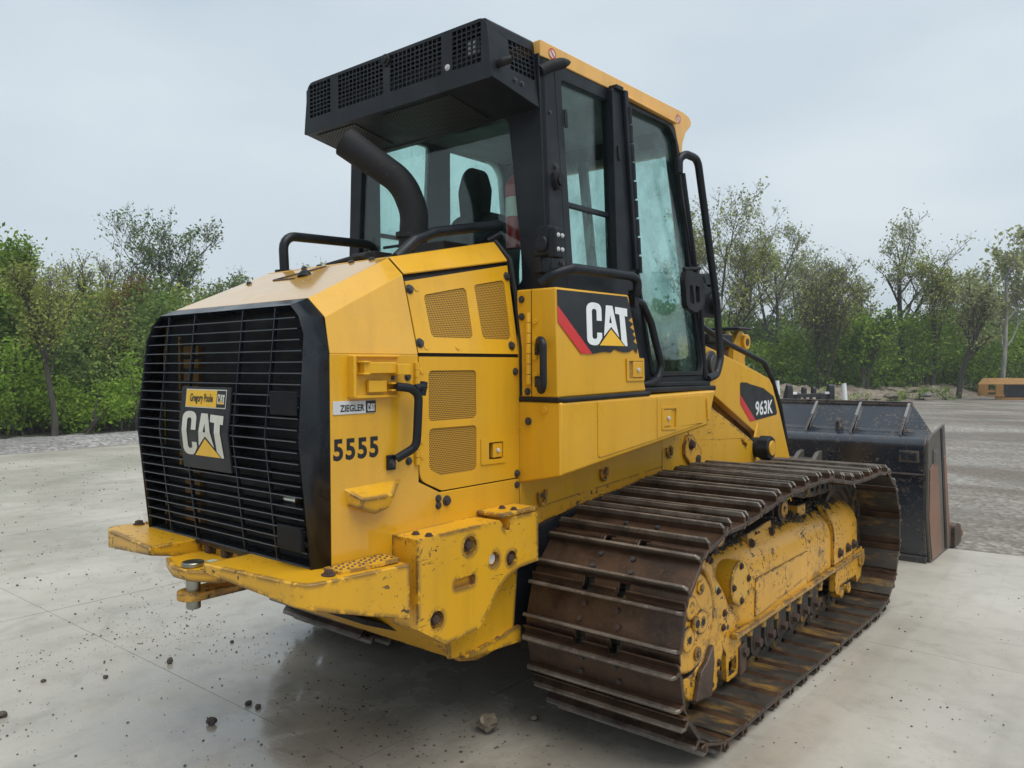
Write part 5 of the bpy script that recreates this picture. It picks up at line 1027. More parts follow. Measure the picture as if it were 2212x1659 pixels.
    mb = MB(); mb.loft([fsec(2.75, .855, .42, 1.302, .24), fsec(3.10, .850, .42, 1.300, .24), fsec(3.30, .80, .42, 1.285, .20), fsec(3.40, .72, .45, 1.24, .16)]); nc_ = B(mb, 'frame_nose', 'yellow_frame', rfm, bevel=.008, smooth=35)
    mb = MB(); mb.plate([(1.44, .40), (1.45, .605), (2.24, .612), (2.24, .455), (1.50, .395)], Xs(1.2985), Xs(1.306)); B(mb, 'cover_plate', 'yellow_frame', rfm, bevel=.004)
    mb = MB(); mb.plate([(1.17, .345), (3.36, .40), (3.36, .425), (1.17, .375)], Xs(1.285), Xs(1.322)); B(mb, 'frame_ledge', 'yellow_dirty', rfm, bevel=.004)
    mb = MB(); mb.cyl((Xs(1.05), 1.285, .612), (Xs(1.292), 1.285, .612), .118, n=36); pc = B(mb, 'pivot_cap', 'yellow_worn', rfm, bevel=.006)
    if s > 0:
        for a in (.1, 1.6, 3.2, 4.75): bolt((1.29, 1.285+.092*math.cos(a), .612+.092*math.sin(a)), (1, 0, 0), .015, 'boltrust', pc)
    mb = MB(); mb.add([(Xs(x), y, z) for x, y, z in ((1.06, 1.50, .83), (1.23, 1.50, .83), (1.23, 1.84, .86), (1.06, 1.84, .86), (1.25, 1.50, .72), (1.25, 1.84, .74), (1.06, 1.50, .76), (1.06, 1.84, .76))], [(0, 1, 2, 3), (1, 4, 5, 2), (0, 1, 4, 6), (3, 2, 5, 7), (6, 4, 5, 7), (0, 6, 7, 3)]); B(mb, 'access_hump', 'yellow_frame', rfm, bevel=.006)
    mb = MB(); mb.box(min(Xs(1.10), Xs(1.22)), max(Xs(1.10), Xs(1.22)), 2.30, 2.44, .80, .875); B(mb, 'roller_bracket', 'yellow_frame', rfm, bevel=.006)
    if s > 0:
        bolt((1.243, 1.53, .775), (1, 0, .2), .020, 'boltrust', rfm); bolt((1.243, 1.81, .795), (1, 0, .2), .020, 'boltrust', rfm)
        for y, z in ((2.86, .485), (3.03, .49), (3.17, .49)): bolt((1.300, y, z), (1, 0, 0), .026, 'boltrust', nc_)
    # carrier rollers
    for y, z in ((1.22, .86), (2.12, .875)):
        mb = MB(); mb.cyl((Xs(1.00), y, z), (Xs(1.20), y, z), .080, n=26); mb.cyl((Xs(1.13), y, z), (Xs(1.17), y, z), .098, n=28); cr2 = B(mb, 'carrier_roller', 'shoe', bevel=.006)
        mb = MB(); mb.cyl((Xs(1.199), y, z), (Xs(1.206), y, z), .055, n=24); mb.cyl((Xs(1.205), y, z), (Xs(1.215), y, z), .018, n=8); B(mb, 'roller_cap', 'yellow_frame', cr2, bevel=.003)
        mb = MB(); mb.box(min(Xs(1.0), Xs(1.10)), max(Xs(1.0), Xs(1.10)), y+.09, y+.18, z-.09, z+.05); mb.cyl((Xs(1.0), y, z), (Xs(1.0)-s*.1, y, z), .04, n=12); B(mb, 'roller_support', 'yellow_frame', cr2, bevel=.004)
    # idler
    mb = MB(); mb.loft([[(Xs(x), 3.15+r*math.cos(a), .55+r*math.sin(a)) for a in [2*PI*k/44 for k in range(44)]] for x, r in ((1.02, .30), (1.02, .35), (1.05, .352), (1.055, .372), (1.14, .372), (1.145, .352), (1.185, .350), (1.185, .305), (1.16, .295), (1.16, .05))]); B(mb, 'idler_wheel', 'steelrust', bevel=.004, smooth=40)
    # bottom rollers
    for k in range(7):
        y = 1.345+k*.186
        mb = MB(); mb.cyl((Xs(.97), y, .262), (Xs(1.22), y, .262), .085, n=20); mb.cyl((Xs(1.14), y, .262), (Xs(1.17), y, .262), .11, n=22); ro = B(mb, 'track_roller', 'shoe_in', bevel=.004)
        mb = MB(); mb.plate(rpoly([(y-.066, .365, .02), (y+.066, .365, .02), (y+.070, .155, .06), (y-.070, .155, .06)]), Xs(1.215), Xs(1.272)); B(mb, 'roller_collar', 'shoe_in', ro, bevel=.012)
        mb = MB(); mb.cyl((Xs(1.27), y, .232), (Xs(1.276), y, .232), .042, n=18); mb.cyl((Xs(1.27), y, .232), (Xs(1.305), y, .232), .030, .027, n=6); B(mb, 'roller_bolt', 'boltrust', ro, bevel=.003)
        mb = MB(); mb.cyl((Xs(1.26), y+.093, .29), (Xs(1.26), y+.093, .37), .03, n=10); mb.box(min(Xs(1.20), Xs(1.285)), max(Xs(1.20), Xs(1.285)), y+.060, y+.126, .32, .385); B(mb, 'hanger_lug', 'yellow_dirty', ro, bevel=.006)
    # lower fittings
    mb = MB(); mb.plate(rpoly([(1.06, .36), (1.12, .52, .02), (1.23, .47), (1.29, .36), (1.33, .27, .02), (1.27, .13, .015), (1.14, .125, .015), (1.13, .28)]), Xs(1.25), Xs(1.278), holes=(rpoly([(1.165, .225, .01), (1.165, .15, .01), (1.255, .155, .01), (1.255, .235, .01)]),)); mb.plate([(1.165, .225), (1.165, .15), (1.255, .155), (1.255, .235)], Xs(1.20), Xs(1.215)); B(mb, 'rock_guard', 'yellow_frame', rfm, bevel=.006)
    mb = MB(); mb.plate([(1.28, .115), (1.28, .27), (1.36, .285), (1.36, .13)], Xs(1.20), Xs(1.29)); B(mb, 'guard_block', 'steelrust', rfm, bevel=.004)
    if s > 0: bolt((1.215, 1.185, .185), (1, 0, 0), .022, 'boltrust', rfm)
    mb = MB(); mb.plate(rpoly([(2.80, .40), (2.80, .22, .02), (2.87, .19, .02), (2.90, .25), (3.24, .25), (3.26, .19, .03), (3.36, .22, .03), (3.42, .36, .02), (3.38, .44)]), Xs(1.25), Xs(1.296)); ig = B(mb, 'idler_guard', 'yellow_frame', rfm, bevel=.008)
    mb = MB(); mb.cyl((Xs(1.29), 3.34, .36), (Xs(1.312), 3.34, .36), .062, n=20); mb.cyl((Xs(1.31), 3.34, .36), (Xs(1.316), 3.34, .36), .03, n=14); B(mb, 'idler_boss', 'yellow_dirty', ig, bevel=.004)
    mb = MB()
    for y in (2.90, 3.06): mb.cyl((Xs(1.24), y, .205), (Xs(1.308), y, .205), .040, n=18)
    B(mb, 'guard_boss', 'yellow_frame', ig, bevel=.006)
    # caked mud on the frame
    mb = MB(); rm = random.Random(3)
    for k in range(700):
        y = rm.uniform(1.10, 2.75); x = XC+rm.gauss(.03, .075); z = .835 if y > 1.4 else .80; r_ = rm.uniform(.004, .014)
        if abs(x-XC) > .15: continue
        z -= max(0, abs(x-XC)-.06)*.25
        pts = [Vector((rm.gauss(0, 1), rm.gauss(0, 1), rm.gauss(0, .7))).normalized()*r_*rm.uniform(.7, 1.2) for _ in range(6)]
        b0 = Vector((Xs(x), y, z+r_*.3)); dirs = [(1, 0, 0), (-1, 0, 0), (0, 1, 0), (0, -1, 0), (0, 0, 1), (0, 0, -1)]
        mb.add([b0+Vector(d)*r_*rm.uniform(.6, 1.3) for d in dirs], [(0, 2, 4), (2, 1, 4), (1, 3, 4), (3, 0, 4), (2, 0, 5), (1, 2, 5), (3, 1, 5), (0, 3, 5)])
    tag(B(mb, 'caked_mud', 'stone', rfm, bevel=0, smooth=0), kind='stuff')
    # cross shaft to the main frame
    mb = MB(); mb.cyl((Xs(.5), 1.285, .62), (Xs(1.1), 1.285, .62), .10, n=16); mb.cyl((Xs(.5), .705, .55), (Xs(1.0), .705, .55), .25, n=24); B(mb, 'pivot_shaft', 'black_worn', bevel=0)

# ------------------------------------------------------------------ background objects
# white marker posts
def white_post(px, dist, h, lean, label):
    p = bg(px, dist); o = thing('marker_post', label, 'post', (p.x, p.y, GZ), 'white marker posts by the dirt bank')
    WORLD[o.name] = Matrix.Translation((p.x, p.y, GZ))
    mb = MB(); mb.cyl((0, 0, -.3), (lean, 0, h), .10, n=14); q = mb.build('pipe', 'plainwhite', o, .01)
    q.matrix_basis = Matrix.Identity(4); WORLD[q.name] = WORLD[o.name]
    mb = MB(); mb.cyl((lean, 0, h), (lean*1.02, 0, h+.02), .104, n=14); q = mb.build('pipe_cap', 'plainwhite', o, .004); q.matrix_basis = Matrix.Identity(4)
white_post(1828, 38, .92, -.10, 'white plastic post leaning slightly at the foot of the dirt bank')
white_post(1683, 40, 1.0, -.1, 'white post half hidden behind the yellow lift arm')
# black coupler attachment on the gravel
def loc_builder(o):
    def f(mb, name, mat, bevel=.01):
        q = mb.build(name, mat, None, bevel); q.parent = o; WORLD[q.name] = o.matrix_basis.copy(); return q
    return f
p = bg(1747, 32); att = thing('coupler_attachment', 'black coupler frame with two curved side plates standing on the gravel behind the bucket', 'attachment', (p.x, p.y, GZ))
att.rotation_euler = (0, 0, math.atan2(-(CAM.x-p.x), (CAM.y-p.y))+PI+.55); G_ = loc_builder(att)
for sx in (-1, 1):
    mb = MB(); mb.plate(rpoly([(-.18, 0), (-.2, .78), (-.16, 1.0, .05), (-.05, 1.06, .08), (.16, .62, .12), (.22, .30, .1), (.12, 0)]), sx*.86-.10, sx*.86+.10); G_(mb, 'side_plate', 'black_worn')
    mb = MB(); mb.plate(rpoly([(-.15, .02), (-.15, .72, .06), (.10, .70, .12), (.22, .42, .12), (.10, .02)]), sx*.50-.09, sx*.50+.09); G_(mb, 'inner_cheek', 'black_worn')
    mb = MB(); mb.box(sx*.68-.10, sx*.68+.10, -.17, .05, .66, .75); G_(mb, 'pad_plate', 'plainwhite' if sx < 0 else 'silver')
    mb = MB(); mb.plate(rpoly([(-.10, .60), (-.10, .88), (-.02, .96, .08), (.10, .90, .08), (.10, .60)]), sx*.20-.06, sx*.20+.06, holes=(circ(0, .84, .04, 10),)); G_(mb, 'hook_ear', 'black_worn')
    mb = MB(); mb.tube([(sx*.16, .05, .62), (sx*.08, .07, .35), (sx*.13, .05, .05)], .055, 8); G_(mb, 'brace', 'black_worn', 0)
mb = MB(); mb.box(-.95, .95, -.12, .06, .55, .68); G_(mb, 'top_beam', 'black_worn')
mb = MB(); mb.box(-.95, .95, -.10, .10, .0, .09); G_(mb, 'bottom_beam', 'black_worn')
mb = MB(); mb.box(.962, .975, -.14, .10, .15, .65); G_(mb, 'red_stripe', 'red_paint', .002)
# large blade lying on the gravel, far right
p = bg(2140, 46); bl_ = thing('dozer_blade', 'worn orange and black box blade lying on the gravel at the right edge', 'blade', (p.x, p.y, GZ))
bl_.scale = (1, 1, .80); bl_.rotation_euler = (0, 0, math.atan2(-(CAM.x-p.x), (CAM.y-p.y))+PI+.10); G_ = loc_builder(bl_)
mb = MB(); mb.add([(-.55, 0, .98), (4.4, 0, 1.0), (4.4, .9, 1.36), (-.25, .9, 1.33), (-.55, 0, .93), (4.4, 0, .95), (4.4, .9, 1.31), (-.25, .9, 1.28)], [(0, 1, 2, 3), (7, 6, 5, 4), (0, 4, 5, 1), (1, 5, 6, 2), (2, 6, 7, 3), (3, 7, 4, 0)]); G_(mb, 'top_plate', 'orange_worn')
mb = MB(); mb.box(.55, 4.4, .28, .36, .12, .97); G_(mb, 'back_panel', 'black_worn')
for x in (.38, 2.6, 4.3):
    mb = MB(); mb.box(x-.17, x+.17, -.02, .3, .0, .94); G_(mb, 'upright', 'orange_worn')
mb = MB(); mb.plate(rpoly([(-.2, .25), (-.3, .55), (-.28, .95), (.25, .95), (.3, .25)]), -.55, -.42); G_(mb, 'end_plate', 'orange_worn')
mb = MB(); mb.plate([(-.5, .24), (-.1, .24), (-.1, .94), (-.5, .94)], -.02, .05, 'y'); mb.box(-.12, .22, .0, .08, .45, .60); mb.box(-.1, .6, -.06, .06, .20, .30); G_(mb, 'end_brace', 'orange_worn')
mb = MB(); mb.box(.55, 4.4, -.05, .34, .02, .13); mb.box(.45, 1.2, -.1, .0, .0, .08); G_(mb, 'bottom_rail', 'orange_worn')
mb = MB(); mb.plate([(2.1, .97), (4.4, .97), (4.4, .45)], -.02, .04, 'y'); G_(mb, 'gusset_plate', 'orange_worn')
# long pale building on the far hill
p = bg(2150, 205, 0); o = thing('warehouse_building', 'long pale low building on the distant hill seen through the trees', 'building', (p.x, p.y, 10.2)); o.rotation_euler = (0, 0, math.atan2(-(CAM.x-p.x), (CAM.y-p.y))+PI); G_ = loc_builder(o)
mb = MB(); mb.box(-26, 30, 0, 10, -2, 1.2); G_(mb, 'wall', 'shed', 0)
mb = MB(); mb.plate([(-.4, 1.2), (5, 1.9), (10.4, 1.2)], -26.5, 30.5); G_(mb, 'roof', 'plainwhite', 0)
mb = MB()
for k in range(12): mb.box(-24+k*4.4, -22.6+k*4.4, -.05, .05, -.2, .8)
G_(mb, 'window', 'dark', 0)
# ------------------------------------------------------------------ trees
def quads(cen, size, rng, flat=.0):
    n = len(cen); a = rng.normal(size=(n, 3)); a[:, 2] *= (1-flat); a /= np.linalg.norm(a, axis=1, keepdims=True)
    b = rng.normal(size=(n, 3)); b -= a*(a*b).sum(1, keepdims=True); b /= np.linalg.norm(b, axis=1, keepdims=True)
    s = (size*rng.uniform(.6, 1.35, n))[:, None]; a = a*s; b = b*s*.62
    v = np.stack([cen-a, cen-b*.9, cen+a, cen+b*.9], 1).reshape(-1, 3); f = np.arange(4*n).reshape(-1, 4); return v, f
def np_mesh(name, v, f, mat):
    me = bpy.data.meshes.new(name); me.vertices.add(len(v)); me.vertices.foreach_set('co', v.astype(np.float32).ravel()); k = f.shape[1]
    me.loops.add(f.size); me.loops.foreach_set('vertex_index', f.astype(np.int32).ravel()); me.polygons.add(len(f)); me.polygons.foreach_set('loop_start', np.arange(0, f.size, k, dtype=np.int32)); 
    me.update(calc_edges=True); me.materials.append(M[mat]); return me
def tree(name, label, px, dist, H, spread, r0, leafmat, seed, leaves=14, lsize=.13, bare=.35, stems=1, barkm='bark', lean=0.0, clump=.38, cat='tree', group=None, z=GZ, up=.55, depth=4):
    rr = random.Random(seed); rng = np.random.default_rng(seed); p = bg(px, dist, z-.1)
    root = thing(name, label, cat, tuple(p), group); mb = MB(); tips = []
    def grow(P, d, L, r, lev):
        n = (6, 5, 3, 3, 2)[lev]; pts = [P]; rad = [r]; Q = P.copy(); D = d.copy()
        for i in range(n):
            D = (D+Vector((rr.gauss(0, .05+.045*lev), rr.gauss(0, .05+.045*lev), rr.gauss(0, .07)+(.07 if lev else .06)))).normalized(); Q = Q+D*(L/n); pts.append(Q.copy()); rad.append(max(.008, r*(1-.62*(i+1)/n)))
        mb.tube(pts, rad, (7, 5, 4, 3, 3)[lev], caps=False)
        if lev >= 3:
            for q in pts[1:]: tips.append((q, lev))
        elif lev == 2: tips.append((pts[-1], lev))
        if lev == depth: return
        kids = (rr.randint(7, 10), rr.randint(4, 6), rr.randint(3, 4), 3)[lev]
        for k in range(kids):
            t = bare+(1-bare)*(k+rr.random())/kids if lev == 0 else rr.uniform(.25, 1); i = min(n-1, int(t*n)); u = t*n-i; S0 = pts[i].lerp(pts[i+1], u)
            az = rr.uniform(0, 2*PI); side = Vector((math.cos(az), math.sin(az), 0)); dd = (D*.62+side*rr.uniform(.45, .85)*spread+Vector((0, 0, .30))).normalized()
            grow(S0, dd, L*(rr.uniform(.30, .52)*(1.25-.6*t) if lev == 0 else rr.uniform(.42, .62)), max(.012, rad[i]*rr.uniform(.40, .62)), lev+1)
    for sI in range(stems):
        d0 = Vector((rr.gauss(lean, .05)+(rr.uniform(-.22, .22) if stems > 1 else 0), rr.gauss(0, .05)+(rr.uniform(-.22, .22) if stems > 1 else 0), 1)).normalized()
        grow(Vector((rr.uniform(-.2, .2)*(stems > 1), rr.uniform(-.2, .2)*(stems > 1), 0)), d0, H*.8*rr.uniform(.8, 1.05), r0*(1 if stems == 1 else rr.uniform(.55, .9)), 0)
    # scale so that the top sits at H
    zt = max(q[0].z for q in tips); k = H/zt; NT_ = len(tips)
    mb.v = [(a*k, b*k, c*k) for a, b, c in mb.v]
    tr = mb.build('trunk', barkm, None, 0, 60); tr.parent = root
    T = np.array([tuple(q[0]*k) for q in tips]); reps = leaves
    if leaves > 0:
        T = T[rng.permutation(len(T))[:int((640 if px > 1106 else 950)*leaves/10)]]; reps = 4; lsize = lsize*.72; clump = clump*.5
        cen = np.repeat(T, reps, 0)+rng.normal(size=(len(T)*reps, 3))*clump
        v, f = quads(cen, lsize, rng); cm = np_mesh('crown', v, f, leafmat); co = bpy.data.objects.new('crown', cm); C.objects.link(co); co.parent = root
    return root
def top(px, py, dist):   # height above ground of picture row py at that distance
    return (783-(px-1106)*.0065-py)/1661*dist*math.cos(math.atan((px-1106)*1.8228/3122.3))+1.763+.02
RGT = 'trees in the wood behind the gravel lot'; LFT = 'trees in the wood behind the gravel berm'
TR = [
 # name label px dist top_py spread r leaf seed kwargs
 ('tree', 'tall leafy spring tree rising beside the front rail of the cab', 1545, 47, 392, 1.05, .20, 'leaf_olive', 21, dict(stems=2, leaves=14, lsize=.12)),
 ('tree', 'tall broad tree with forked dark trunk right of the cab, sky showing through', 1680, 50, 430, 1.15, .22, 'leaf_pale', 22, dict(stems=2, leaves=10, lsize=.115, bare=.45)),
 ('tree', 'multi stemmed rounded tree between the forked tree and the tall tree', 1775, 46, 545, 1.1, .13, 'leaf_olive', 23, dict(stems=4, leaves=10, lsize=.11)),
 ('tree', 'tallest tree in the middle of the right wood with sparse pale leaves', 1945, 52, 465, 1.15, .22, 'leaf_pale', 24, dict(leaves=9, lsize=.11, bare=.45, lean=.10)),
 ('tree', 'slender leaning tree right of the tallest tree', 2010, 50, 545, .7, .15, 'leaf_olive', 25, dict(leaves=9, lsize=.11, lean=.2)),
 ('tree', 'thin dark trunked tree standing above the orange blade', 2070, 47, 590, .7, .13, 'leaf_pale', 26, dict(leaves=9, lsize=.11, lean=.14)),
 ('sycamore_tree', 'white barked sycamore with pale leaf clusters at the right edge', 2165, 50, 490, 1.2, .13, 'leaf_pale', 27, dict(leaves=9, lsize=.16, barkm='bark_pale', clump=.32, lean=.05)),
 ('tree', 'bare topped tree behind the forked tree at the right', 1612, 62, 480, 1.1, .16, 'leaf_pale', 28, dict(leaves=10, lsize=.12)),
 ('tree', 'low round crowned tree in the second row between two taller trees', 1850, 60, 590, .9, .2, 'leaf_olive', 29, dict(leaves=10, lsize=.13, stems=2)),
 ('tree', 'narrow tree in the second row behind the multi stemmed tree', 1735, 64, 560, .8, .18, 'leaf_olive', 30, dict(leaves=9, lsize=.13)),
 ('tree', 'bushy light green tree just left of the tallest tree', 1870, 46, 655, .9, .12, 'leaf_green', 31, dict(leaves=16, lsize=.14, stems=3)),
 ('tree', 'second row tree behind the orange blade', 2105, 62, 610, .9, .18, 'leaf_deep', 32, dict(leaves=9, lsize=.13, stems=2)),
 ('tree', 'big open crowned tree standing high above the left wood', 372, 40, 440, 1.2, .22, 'leaf_deep', 41, dict(leaves=10, lsize=.10, bare=.5, stems=2, clump=.30)),
 ('tree', 'bright green tree cut by the left edge of the picture', 8, 27, 505, .8, .2, 'leaf_green', 42, dict(leaves=14, lsize=.10)),
 ('tree', 'pale thin tree beside the left edge tree with upright twigs', 62, 31, 535, .6, .12, 'leaf_pale', 43, dict(leaves=7, lsize=.066)),
 ('tree', 'grey trunked tree with broken lower stem in the left wood', 116, 22.6, 575, .7, .085, 'leaf_olive', 44, dict(leaves=8, lsize=.06, bare=.5, lean=.06)),
 ('tree', 'bare twigged tree left of the russet tree', 185, 33, 540, .75, .14, 'leaf_olive', 45, dict(leaves=6, lsize=.066)),
 ('tree', 'small leafed tree at the far left behind the grey trunk', 90, 36, 555, .75, .15, 'leaf_olive', 46, dict(leaves=7, lsize=.10)),
 ('tree', 'russet brown spring tree left of the bright green cone shaped tree', 268, 31, 600, .7, .15, 'leaf_brown', 47, dict(leaves=14, lsize=.066)),
 ('tree', 'bright green cone shaped tree beside the grille', 318, 29, 625, .65, .14, 'leaf_green', 48, dict(leaves=20, lsize=.066, bare=.15)),
 ('tree', 'mid green tree behind the hood, right of the big open tree', 450, 37, 580, .9, .16, 'leaf_deep', 49, dict(leaves=14, lsize=.10, stems=2)),
 ('tree', 'bare grey twigged tree showing above the hood slope', 515, 50, 572, .8, .14, 'leaf_pale', 50, dict(leaves=2, lsize=.10)),
 ('tree', 'forked dark stemmed tree in the middle of the left wood', 232, 27, 650, .8, .13, 'leaf_olive', 51, dict(leaves=9, lsize=.066, stems=2)),
 ('tree', 'leafy tree whose tip shows between the hood rail and the cab', 690, 52, 560, .8, .15, 'leaf_pale', 52, dict(leaves=8, lsize=.11)),
 ('tree', 'russet leafed tree at the left behind the pale thin tree', 30, 30, 640, .8, .14, 'leaf_brown', 53, dict(leaves=12, lsize=.066)),

 ('tree', 'open twiggy tree in the second row right of the forked tree', 1722, 58, 520, 1.1, .15, 'leaf_pale', 54, dict(leaves=8, lsize=.12)),
 ('tree', 'rounded pale tree in the gap left of the tallest tree', 1822, 55, 545, 1.1, .15, 'leaf_pale', 55, dict(leaves=9, lsize=.12, stems=2)),
 ('tree', 'light crowned tree filling the gap right of the tallest tree', 2035, 57, 560, 1.1, .15, 'leaf_pale', 56, dict(leaves=9, lsize=.12, stems=2)),
 ('tree', 'olive tree standing behind the leaning dark trunk', 2090, 56, 575, 1.1, .14, 'leaf_olive', 57, dict(leaves=8, lsize=.12)),
 ('tree', 'thin tree close behind the mirror bracket of the cab', 1508, 55, 440, 1.0, .14, 'leaf_olive', 58, dict(leaves=9, lsize=.12)),
 ('tree', 'grey twigged tree between the grey trunk and the bare twigged tree', 150, 38, 545, .8, .12, 'leaf_pale', 59, dict(leaves=4, lsize=.08)),
 ('tree', 'thin leafless looking tree left of the big open crowned tree', 225, 42, 540, .8, .12, 'leaf_pale', 60, dict(leaves=3, lsize=.08)),
]
for nm, lab, px, dist, py, spread, r0, lm, seed, kw in TR:
    tree(nm, lab, px, dist, top(px, py, dist), spread, r0, lm, seed, group=RGT if px > 1106 else LFT, **kw)
# undergrowth that reads as one mass
def bushes(name, spots, mat, seed, lsize, per=900, stems=True):
    rng = np.random.default_rng(seed); cs = []; mb = MB(); rr = random.Random(seed)
    for (x, y, h, w_) in spots:
        n = int(per*h*w_*.35)+60; nb = max(5, int(h*w_*2.0)); bc = np.stack([rng.normal(0, w_*.33, nb), rng.normal(0, w_*.33, nb), h*rng.uniform(.08, .95, nb)**.8], 1)
        bc[:, :2] *= (1.15-.6*(bc[:, 2:3]/h)); pick = rng.integers(0, nb, n)
        cs.append(bc[pick]+rng.normal(size=(n, 3))*np.array([.24, .24, .17])*(.5+.25*h)+np.array([x, y, GZ]))
        for k in range(5):
            q = bc[rr.randrange(nb)]; mb.tube([(x+rr.gauss(0, .1), y+rr.gauss(0, .1), GZ), (x+q[0]*.5, y+q[1]*.5, q[2]*.55), (x+q[0], y+q[1], q[2]*1.05)], [.03, .02, .008], 4, caps=False)
    cen = np.concatenate(cs); cen[:, 2] = np.abs(cen[:, 2]-GZ)+GZ
    v, f = quads(cen, lsize, rng, .2); o = bpy.data.objects.new(name, np_mesh(name, v, f, mat)); C.objects.link(o); tag(o, kind='stuff')
    tag(mb.build(name+'_stems', 'bark', None, 0, 0), kind='stuff'); return o
def spots(seed, x0, x1, n, d0, d1, pyt0, pyt1, w_=(1.6, 3.0)):
    rr = random.Random(seed); o = []
    for k in range(n):
        px = x0+(x1-x0)*(k+rr.random())/n; d = rr.uniform(d0, d1)+max(0, (px-1750))*.018*(px > 1106); p = bg(px, d); o.append((p.x, p.y, max(.8, top(px, rr.uniform(pyt0, pyt1), d)), rr.uniform(*w_))); 
    return o
bushes('undergrowth', spots(1, -60, 330, 30, 23.2, 26.2, 730, 900, (.7, 1.7)), 'leaf_green', 61, .055, 800)
bushes('undergrowth', spots(2, -60, 420, 30, 26, 31, 600, 790, (1, 2.4)), 'leaf_deep', 62, .075, 620)
bushes('undergrowth', spots(3, -80, 480, 18, 31, 40, 600, 660, (2.4, 4)), 'leaf_olive', 63, .11, 300)
bushes('undergrowth', spots(4, 1490, 2260, 42, 45.5, 48.5, 660, 800, (1.2, 2.8)), 'leaf_green', 64, .095, 430)
bushes('undergrowth', spots(5, 1480, 2260, 24, 51, 56, 670, 745, (2.4, 4)), 'leaf_deep', 65, .115, 330)
bushes('undergrowth', spots(6, 1480, 2280, 18, 58, 68, 650, 720, (3, 5)), 'leaf_olive', 66, .14, 190)
bushes('undergrowth', spots(7, 500, 1500, 34, 36, 56, 640, 720, (3, 5)), 'leaf_deep', 67, .14, 150)
def band(seed, pts, n, jit, h0, h1, w_):
    rr = random.Random(seed); o = []
    for k in range(n):
        t = (k+rr.random())/n*(len(pts)-1); i = min(int(t), len(pts)-2); q = Vector(pts[i]).lerp(Vector(pts[i+1]), t-i); o.append((q.x+rr.gauss(0, jit), q.y+rr.gauss(0, jit), rr.uniform(h0, h1), rr.uniform(*w_)))
    return o
bushes('undergrowth', band(8, [(-21, -34), (-20.5, -16), (-20.5, 2)], 46, 1.0, 1.2, 4.2, (1, 2.4)), 'leaf_green', 69, .075, 420)
bushes('undergrowth', band(9, [(-26, -36), (-26, 0)], 34, 1.6, 3.5, 7.0, (2, 3.6)), 'leaf_deep', 70, .12, 200)
bushes('undergrowth', band(10, [tuple(pol(-3, 58)[:2]), tuple(pol(18, 62)[:2]), tuple(pol(42, 66)[:2]), tuple(pol(62, 60)[:2])], 60, 2.0, 2.0, 7.0, (2, 4)), 'leaf_deep', 71, .16, 130)
bushes('far_woods', band(11, [tuple(pol(a_, 120)[:2]) for a_ in range(-120, 100, 12)], 210, 5.0, 5.0, 9.0, (5, 9)), 'leaf_deep', 72, .45, 22)
bushes('weeds', [(*bg(px, d)[:2], h, w_) for px, d, h, w_ in ((1775, 38.5, .7, .8), (1868, 41, .45, .9), (1990, 44, .5, 1.4), (1950, 44.5, .4, 1.0), (2040, 45, .5, 1.2), (1925, 42, .25, 1.0), (1700, 41, .6, 1.0))], 'leaf_green', 68, .05, 900)
# ------------------------------------------------------------------ stones
def rock_mesh(seed, r, flat=.75, sub=2):
    bm = bmesh.new(); bmesh.ops.create_icosphere(bm, subdivisions=sub, radius=r)
    from mathutils import noise as N
    for q in bm.verts:
        k = 1+.30*N.noise(q.co*(1.6/r)+Vector((seed*7.1, 0, 0)))+.16*N.noise(q.co*(4.0/r)+Vector((0, seed*3.3, 0)))
        q.co = Vector((q.co.x*k*1.15, q.co.y*k, q.co.z*k*flat))
    zmin = min(q.co.z for q in bm.verts)
    for q in bm.verts: q.co.z -= zmin
    me = bpy.data.meshes.new('stone'); bm.to_mesh(me); bm.free(); return me
def rock(x, y, r, label, mat='stone', seed=1, name='stone', flat=.75, grp='loose stones on the concrete', z=0):
    o = bpy.data.objects.new(name, rock_mesh(seed, r, flat, 3 if r > .03 else 2)); C.objects.link(o); o.location = (x, y, z-.002); o.rotation_euler = (0, 0, seed*1.3); o.data.materials.append(M[mat]); return tag(o, label, 'stone', grp)
rock(.516, .150, .043, 'biggest tan stone, lying in the shade left of the right track', 'stone_tan', 3, flat=.95)
rock(.606, .39, .018, 'small tan stone in the shade beside the lower edge of the track', 'stone_tan', 4)
rock(-.597, -.652, .024, 'round brown stone nearest the bottom of the two-stone group on the left concrete', 'stone', 5)
rock(-.659, -.41, .017, 'left stone of the close pair on the wet concrete', 'stone', 6)
rock(-.585, -.400, .016, 'right stone of the close pair on the wet concrete', 'stone', 7)
rock(-1.49, -1.28, .022, 'dark stone at the left edge of the picture', 'stone', 8)
rock(-1.538, -.386, .018, 'dark pointed stone on the concrete below the tow pin', 'stone', 9, flat=1.1)
rock(-1.603, -.728, .014, 'small dark stone left of the pointed stone', 'stone', 10)
rock(-1.82, -.972, .013, 'small flat dark stone towards the left edge', 'stone', 11)
rock(-1.573, .041, .013, 'little dark stone on the bright concrete behind the tow pin', 'stone', 12)
for k, (px, d, r_, lab) in enumerate(((1925, 41.5, .30, 'flat tan slab of rock on the dirt bank, largest of them'), (1862, 38.5, .22, 'flat tan rock low on the dirt bank near the white post'), (2000, 44, .28, 'grey white rock on the dark soil left of the orange blade'), (1893, 39.5, .16, 'small tan rock in the middle of the dirt bank'))):
    p = bg(px, d); rock(p.x, p.y, r_, lab, 'stone_tan' if k != 2 else 'berm', 20+k, 'rock', .42, 'rocks on the dirt bank', .12)
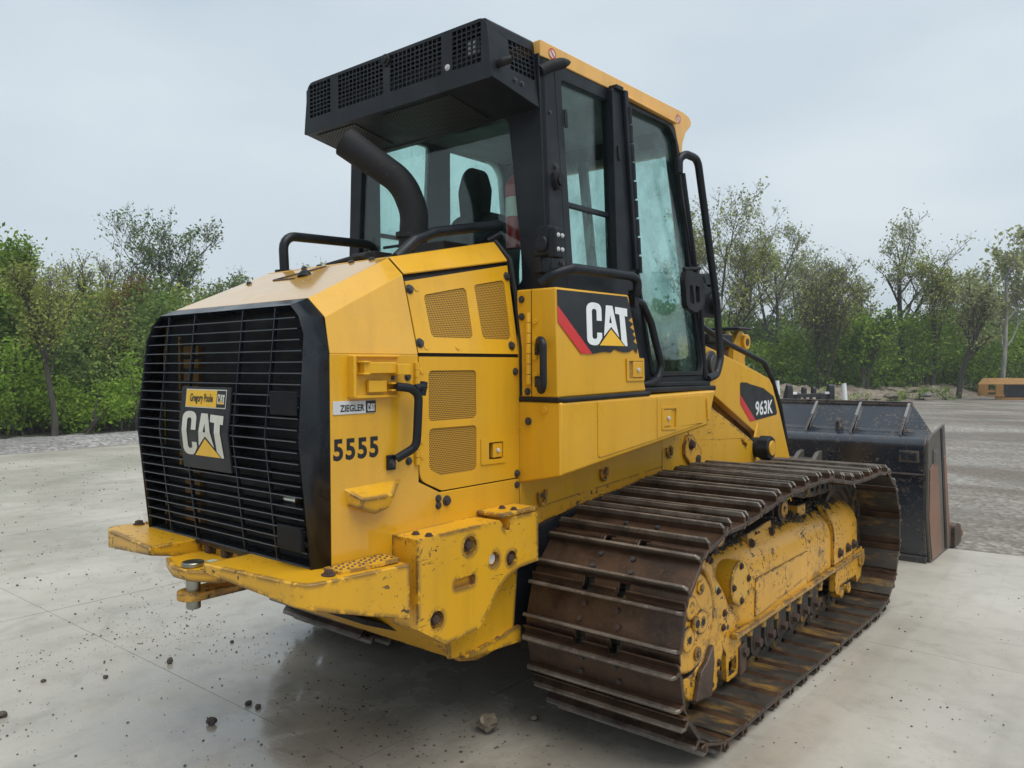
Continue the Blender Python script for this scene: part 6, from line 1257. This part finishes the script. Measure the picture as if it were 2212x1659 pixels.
# crumbs of mud and grit, uncountable
def grit(name, n, seed, mat, fn, r0, r1):
    rng = random.Random(seed); mb = MB(); dirs = [Vector(d) for d in ((1, 0, 0), (-1, 0, 0), (0, 1, 0), (0, -1, 0), (0, 0, 1), (0, 0, -.6))]
    for k in range(n):
        x, y = fn(rng); r_ = r0+(r1-r0)*rng.random()**3.2
        b0 = Vector((x, y, r_*.4)); an = rng.uniform(0, PI); ca, sa = math.cos(an), math.sin(an)
        vv = []
        for d in dirs:
            q = d*r_*rng.uniform(.6, 1.3); vv.append(b0+Vector((q.x*ca-q.y*sa, q.x*sa+q.y*ca, q.z*.7)))
        mb.add(vv, [(0, 2, 4), (2, 1, 4), (1, 3, 4), (3, 0, 4), (2, 0, 5), (1, 2, 5), (3, 1, 5), (0, 3, 5)])
    return tag(mb.build(name, mat, None, 0, 0), kind='stuff')
cl = [(R.uniform(-3.2, .6), R.uniform(-1.6, 1.4)) for _ in range(26)]
def f_left(r):
    if r.random() < .5:
        c0 = cl[r.randrange(len(cl))]; return c0[0]+r.gauss(0, .22), c0[1]+r.gauss(0, .22)
    return r.uniform(-5.5, 1.0), r.uniform(-2.2, 3.5)
grit('mud_crumbs', 2600, 1, 'stone', f_left, .0022, .0095)
grit('mud_crumbs', 1500, 2, 'stone', lambda r: (r.uniform(-14, -3), r.uniform(-2, 5.4)), .004, .016)
cr_l = [(R.uniform(1.7, 3.2), R.uniform(.6, 5.2)) for _ in range(14)]
def f_right(r):
    if r.random() < .65: c0 = cr_l[r.randrange(14)]; return c0[0]+r.gauss(0, .25), c0[1]+r.gauss(0, .25)
    return r.uniform(1.55, 3.4), r.uniform(0.2, 5.6)
grit('mud_crumbs', 300, 3, 'stone', f_right, .0018, .009)
grit('stone_chips', 800, 4, 'chip', lambda r: (r.uniform(.0, 3.2), r.uniform(-.6, 2.2)), .0016, .0075)
grit('mud_crumbs', 500, 5, 'stone', lambda r: (r.gauss(.2, .55), r.gauss(.2, .5)), .002, .009)
# clods on the exposed inner track shoes
mb = MB()
